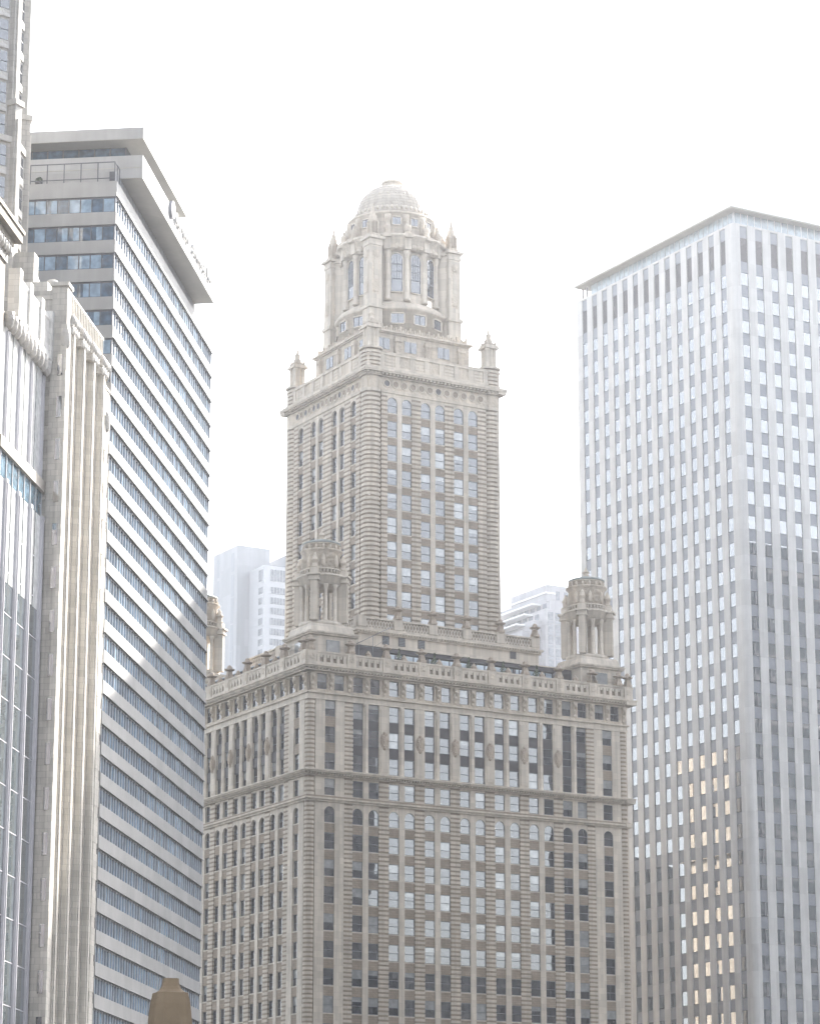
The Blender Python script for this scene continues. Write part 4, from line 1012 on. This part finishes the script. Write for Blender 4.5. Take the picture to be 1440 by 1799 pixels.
# =================================================================== STONE PYLON (foreground bottom)
lime = stone("brown_limestone", (0.21, 0.155, 0.10), .14, None, .8, .15, .35)
Py = thing("stone_pylon", "brown limestone pylon top with a concave shouldered cap, low in the foreground", "pylon", (0, 0), 0)
D = 60.0; x = (299 - 720) / F_PX * D * 1.0
sc_ = D / F_PX * 1.0
def zrow(v): y = (899.5 - v) / F_PX; return CAMZ + D * (sin(PITCH) + y * cos(PITCH)) / (cos(PITCH) - y * sin(PITCH))
prof = [(12.5, 1720), (13, 1727), (14.5, 1734), (17.5, 1740), (22, 1744), (27.5, 1745.5), (28.5, 1752), (31, 1765), (32.5, 1780), (34, 1799), (37, 1850), (38, 1900)]
b = MB()
for (r1, v1), (r2, v2) in zip(prof, prof[1:]):
    z1, z2 = zrow(v1), zrow(v2); a1, a2 = r1 * sc_, r2 * sc_
    c1 = .36
    P1 = [(-a1, -a1 * (1 - c1)), (-a1 * (1 - c1), -a1), (a1 * (1 - c1), -a1), (a1, -a1 * (1 - c1)), (a1, a1 * (1 - c1)), (a1 * (1 - c1), a1), (-a1 * (1 - c1), a1), (-a1, a1 * (1 - c1))]
    P2 = [(p[0] * a2 / a1, p[1] * a2 / a1) for p in P1]
    b.prism(P2, z2, z1 + .0, 0, P1)
b.box(-.45, .45, -.45, .45, 0, zrow(1900), 0)
b.obj("shaft", [lime], Py); Py.location = (x / (cos(PITCH) - (899.5 - 1760) / F_PX * sin(PITCH)), D, 0); Py.rotation_euler.z = radians(20)

# =================================================================== UNSEEN TOWERS (some mirrored in the glass, some added only to block sky light)
mir = glass("unseen_tower_glass", (0.02, 0.025, 0.03), 1.3, wob=.02)
def reflected(name, label, c, a, sx, sy, h, mat, floor=3.9):  # tower out of view
    t = thing(name, label, "tower", c, a)
    q = MB(); q.box(0, sx, 0, sy, 0, h, 0); q.obj("glass_body", [mat], t)
    q = MB()
    for k in range(int(h / floor)): q.box(-.15, sx + .15, -.15, sy + .15, k * floor, k * floor + .9, 0)
    for k in range(int(sx / 3) + 1): q.box(k * 3 - .1, k * 3 + .1, -.3, sy + .3, 0, h, 0)
    for k in range(int(sy / 3) + 1): q.box(-.3, sx + .3, k * 3 - .1, k * 3 + .1, 0, h, 0)
    q.obj("spandrel_grid", [bronze], t)
reflected("unseen_tower", "dark glass tower across the river, reflected in the skyscraper's left bays", (266, 231), -150, 44, 30, 175, mir)
reflected("unseen_tower", "dark glass tower across the river, reflected in the skyscraper's right bays", (309, 257), 30.1, 36, 30, 168, mir)
reflected("unseen_tower", "mid-rise tower off the right edge, mirrored in the marble tower's right face", (122, 352), 30.1, 40, 34, 134, mir)
reflected("unseen_tower", "unseen dark tower added right of the camera to block sky light", (102, 60), 0, 35, 95, 165, mir)  # added out of view; takes sky light off the lower walls
reflected("unseen_tower", "broad unseen tower added off frame right, cutting sky light on the facades", (74, 178), 0, 40, 97, 150, mir)  # unseen, put here to darken the lower facades opposite
reflected("sky_block_tower", "tall unseen tower added off frame to the left to block sky light", (-125, 90), 0, 70, 110, 175, mir)  # unseen, added to cut the sky light from the left
reflected("rear_block", "dark block hidden behind the skyscraper, mirrored low in the marble tower", (-30, 470), 0, 34, 40, 78, mir)
reflected("river_block", "low office block across the river under the taller towers", (262, 225), 30.1, 52, 22, 78, mir)

# =================================================================== GROUND
gm = stone("asphalt_ground", (0.045, 0.045, 0.045), .2)
g = MB(); g.box(-4000, 4000, -2000, 6000, -.5, 0.0); o = g.obj("ground", [gm]); o["kind"] = "structure"; o["label"] = "dark street ground"

# =================================================================== HAZE
HAZE = 0.00018
hm = bpy.data.materials.new("haze"); hm.use_nodes = True; t = hm.node_tree; t.nodes.clear()
pv = t.nodes.new("ShaderNodeVolumePrincipled"); pv.inputs["Density"].default_value = HAZE; pv.inputs["Color"].default_value = (.93, .95, 1.0, 1); pv.inputs["Anisotropy"].default_value = 0.85
ou = t.nodes.new("ShaderNodeOutputMaterial"); t.links.new(pv.outputs[0], ou.inputs["Volume"])
g = MB(); g.box(-4100, 4100, -2100, 6100, -1.5, 222); o = g.obj("haze", [hm]); o["kind"] = "stuff"
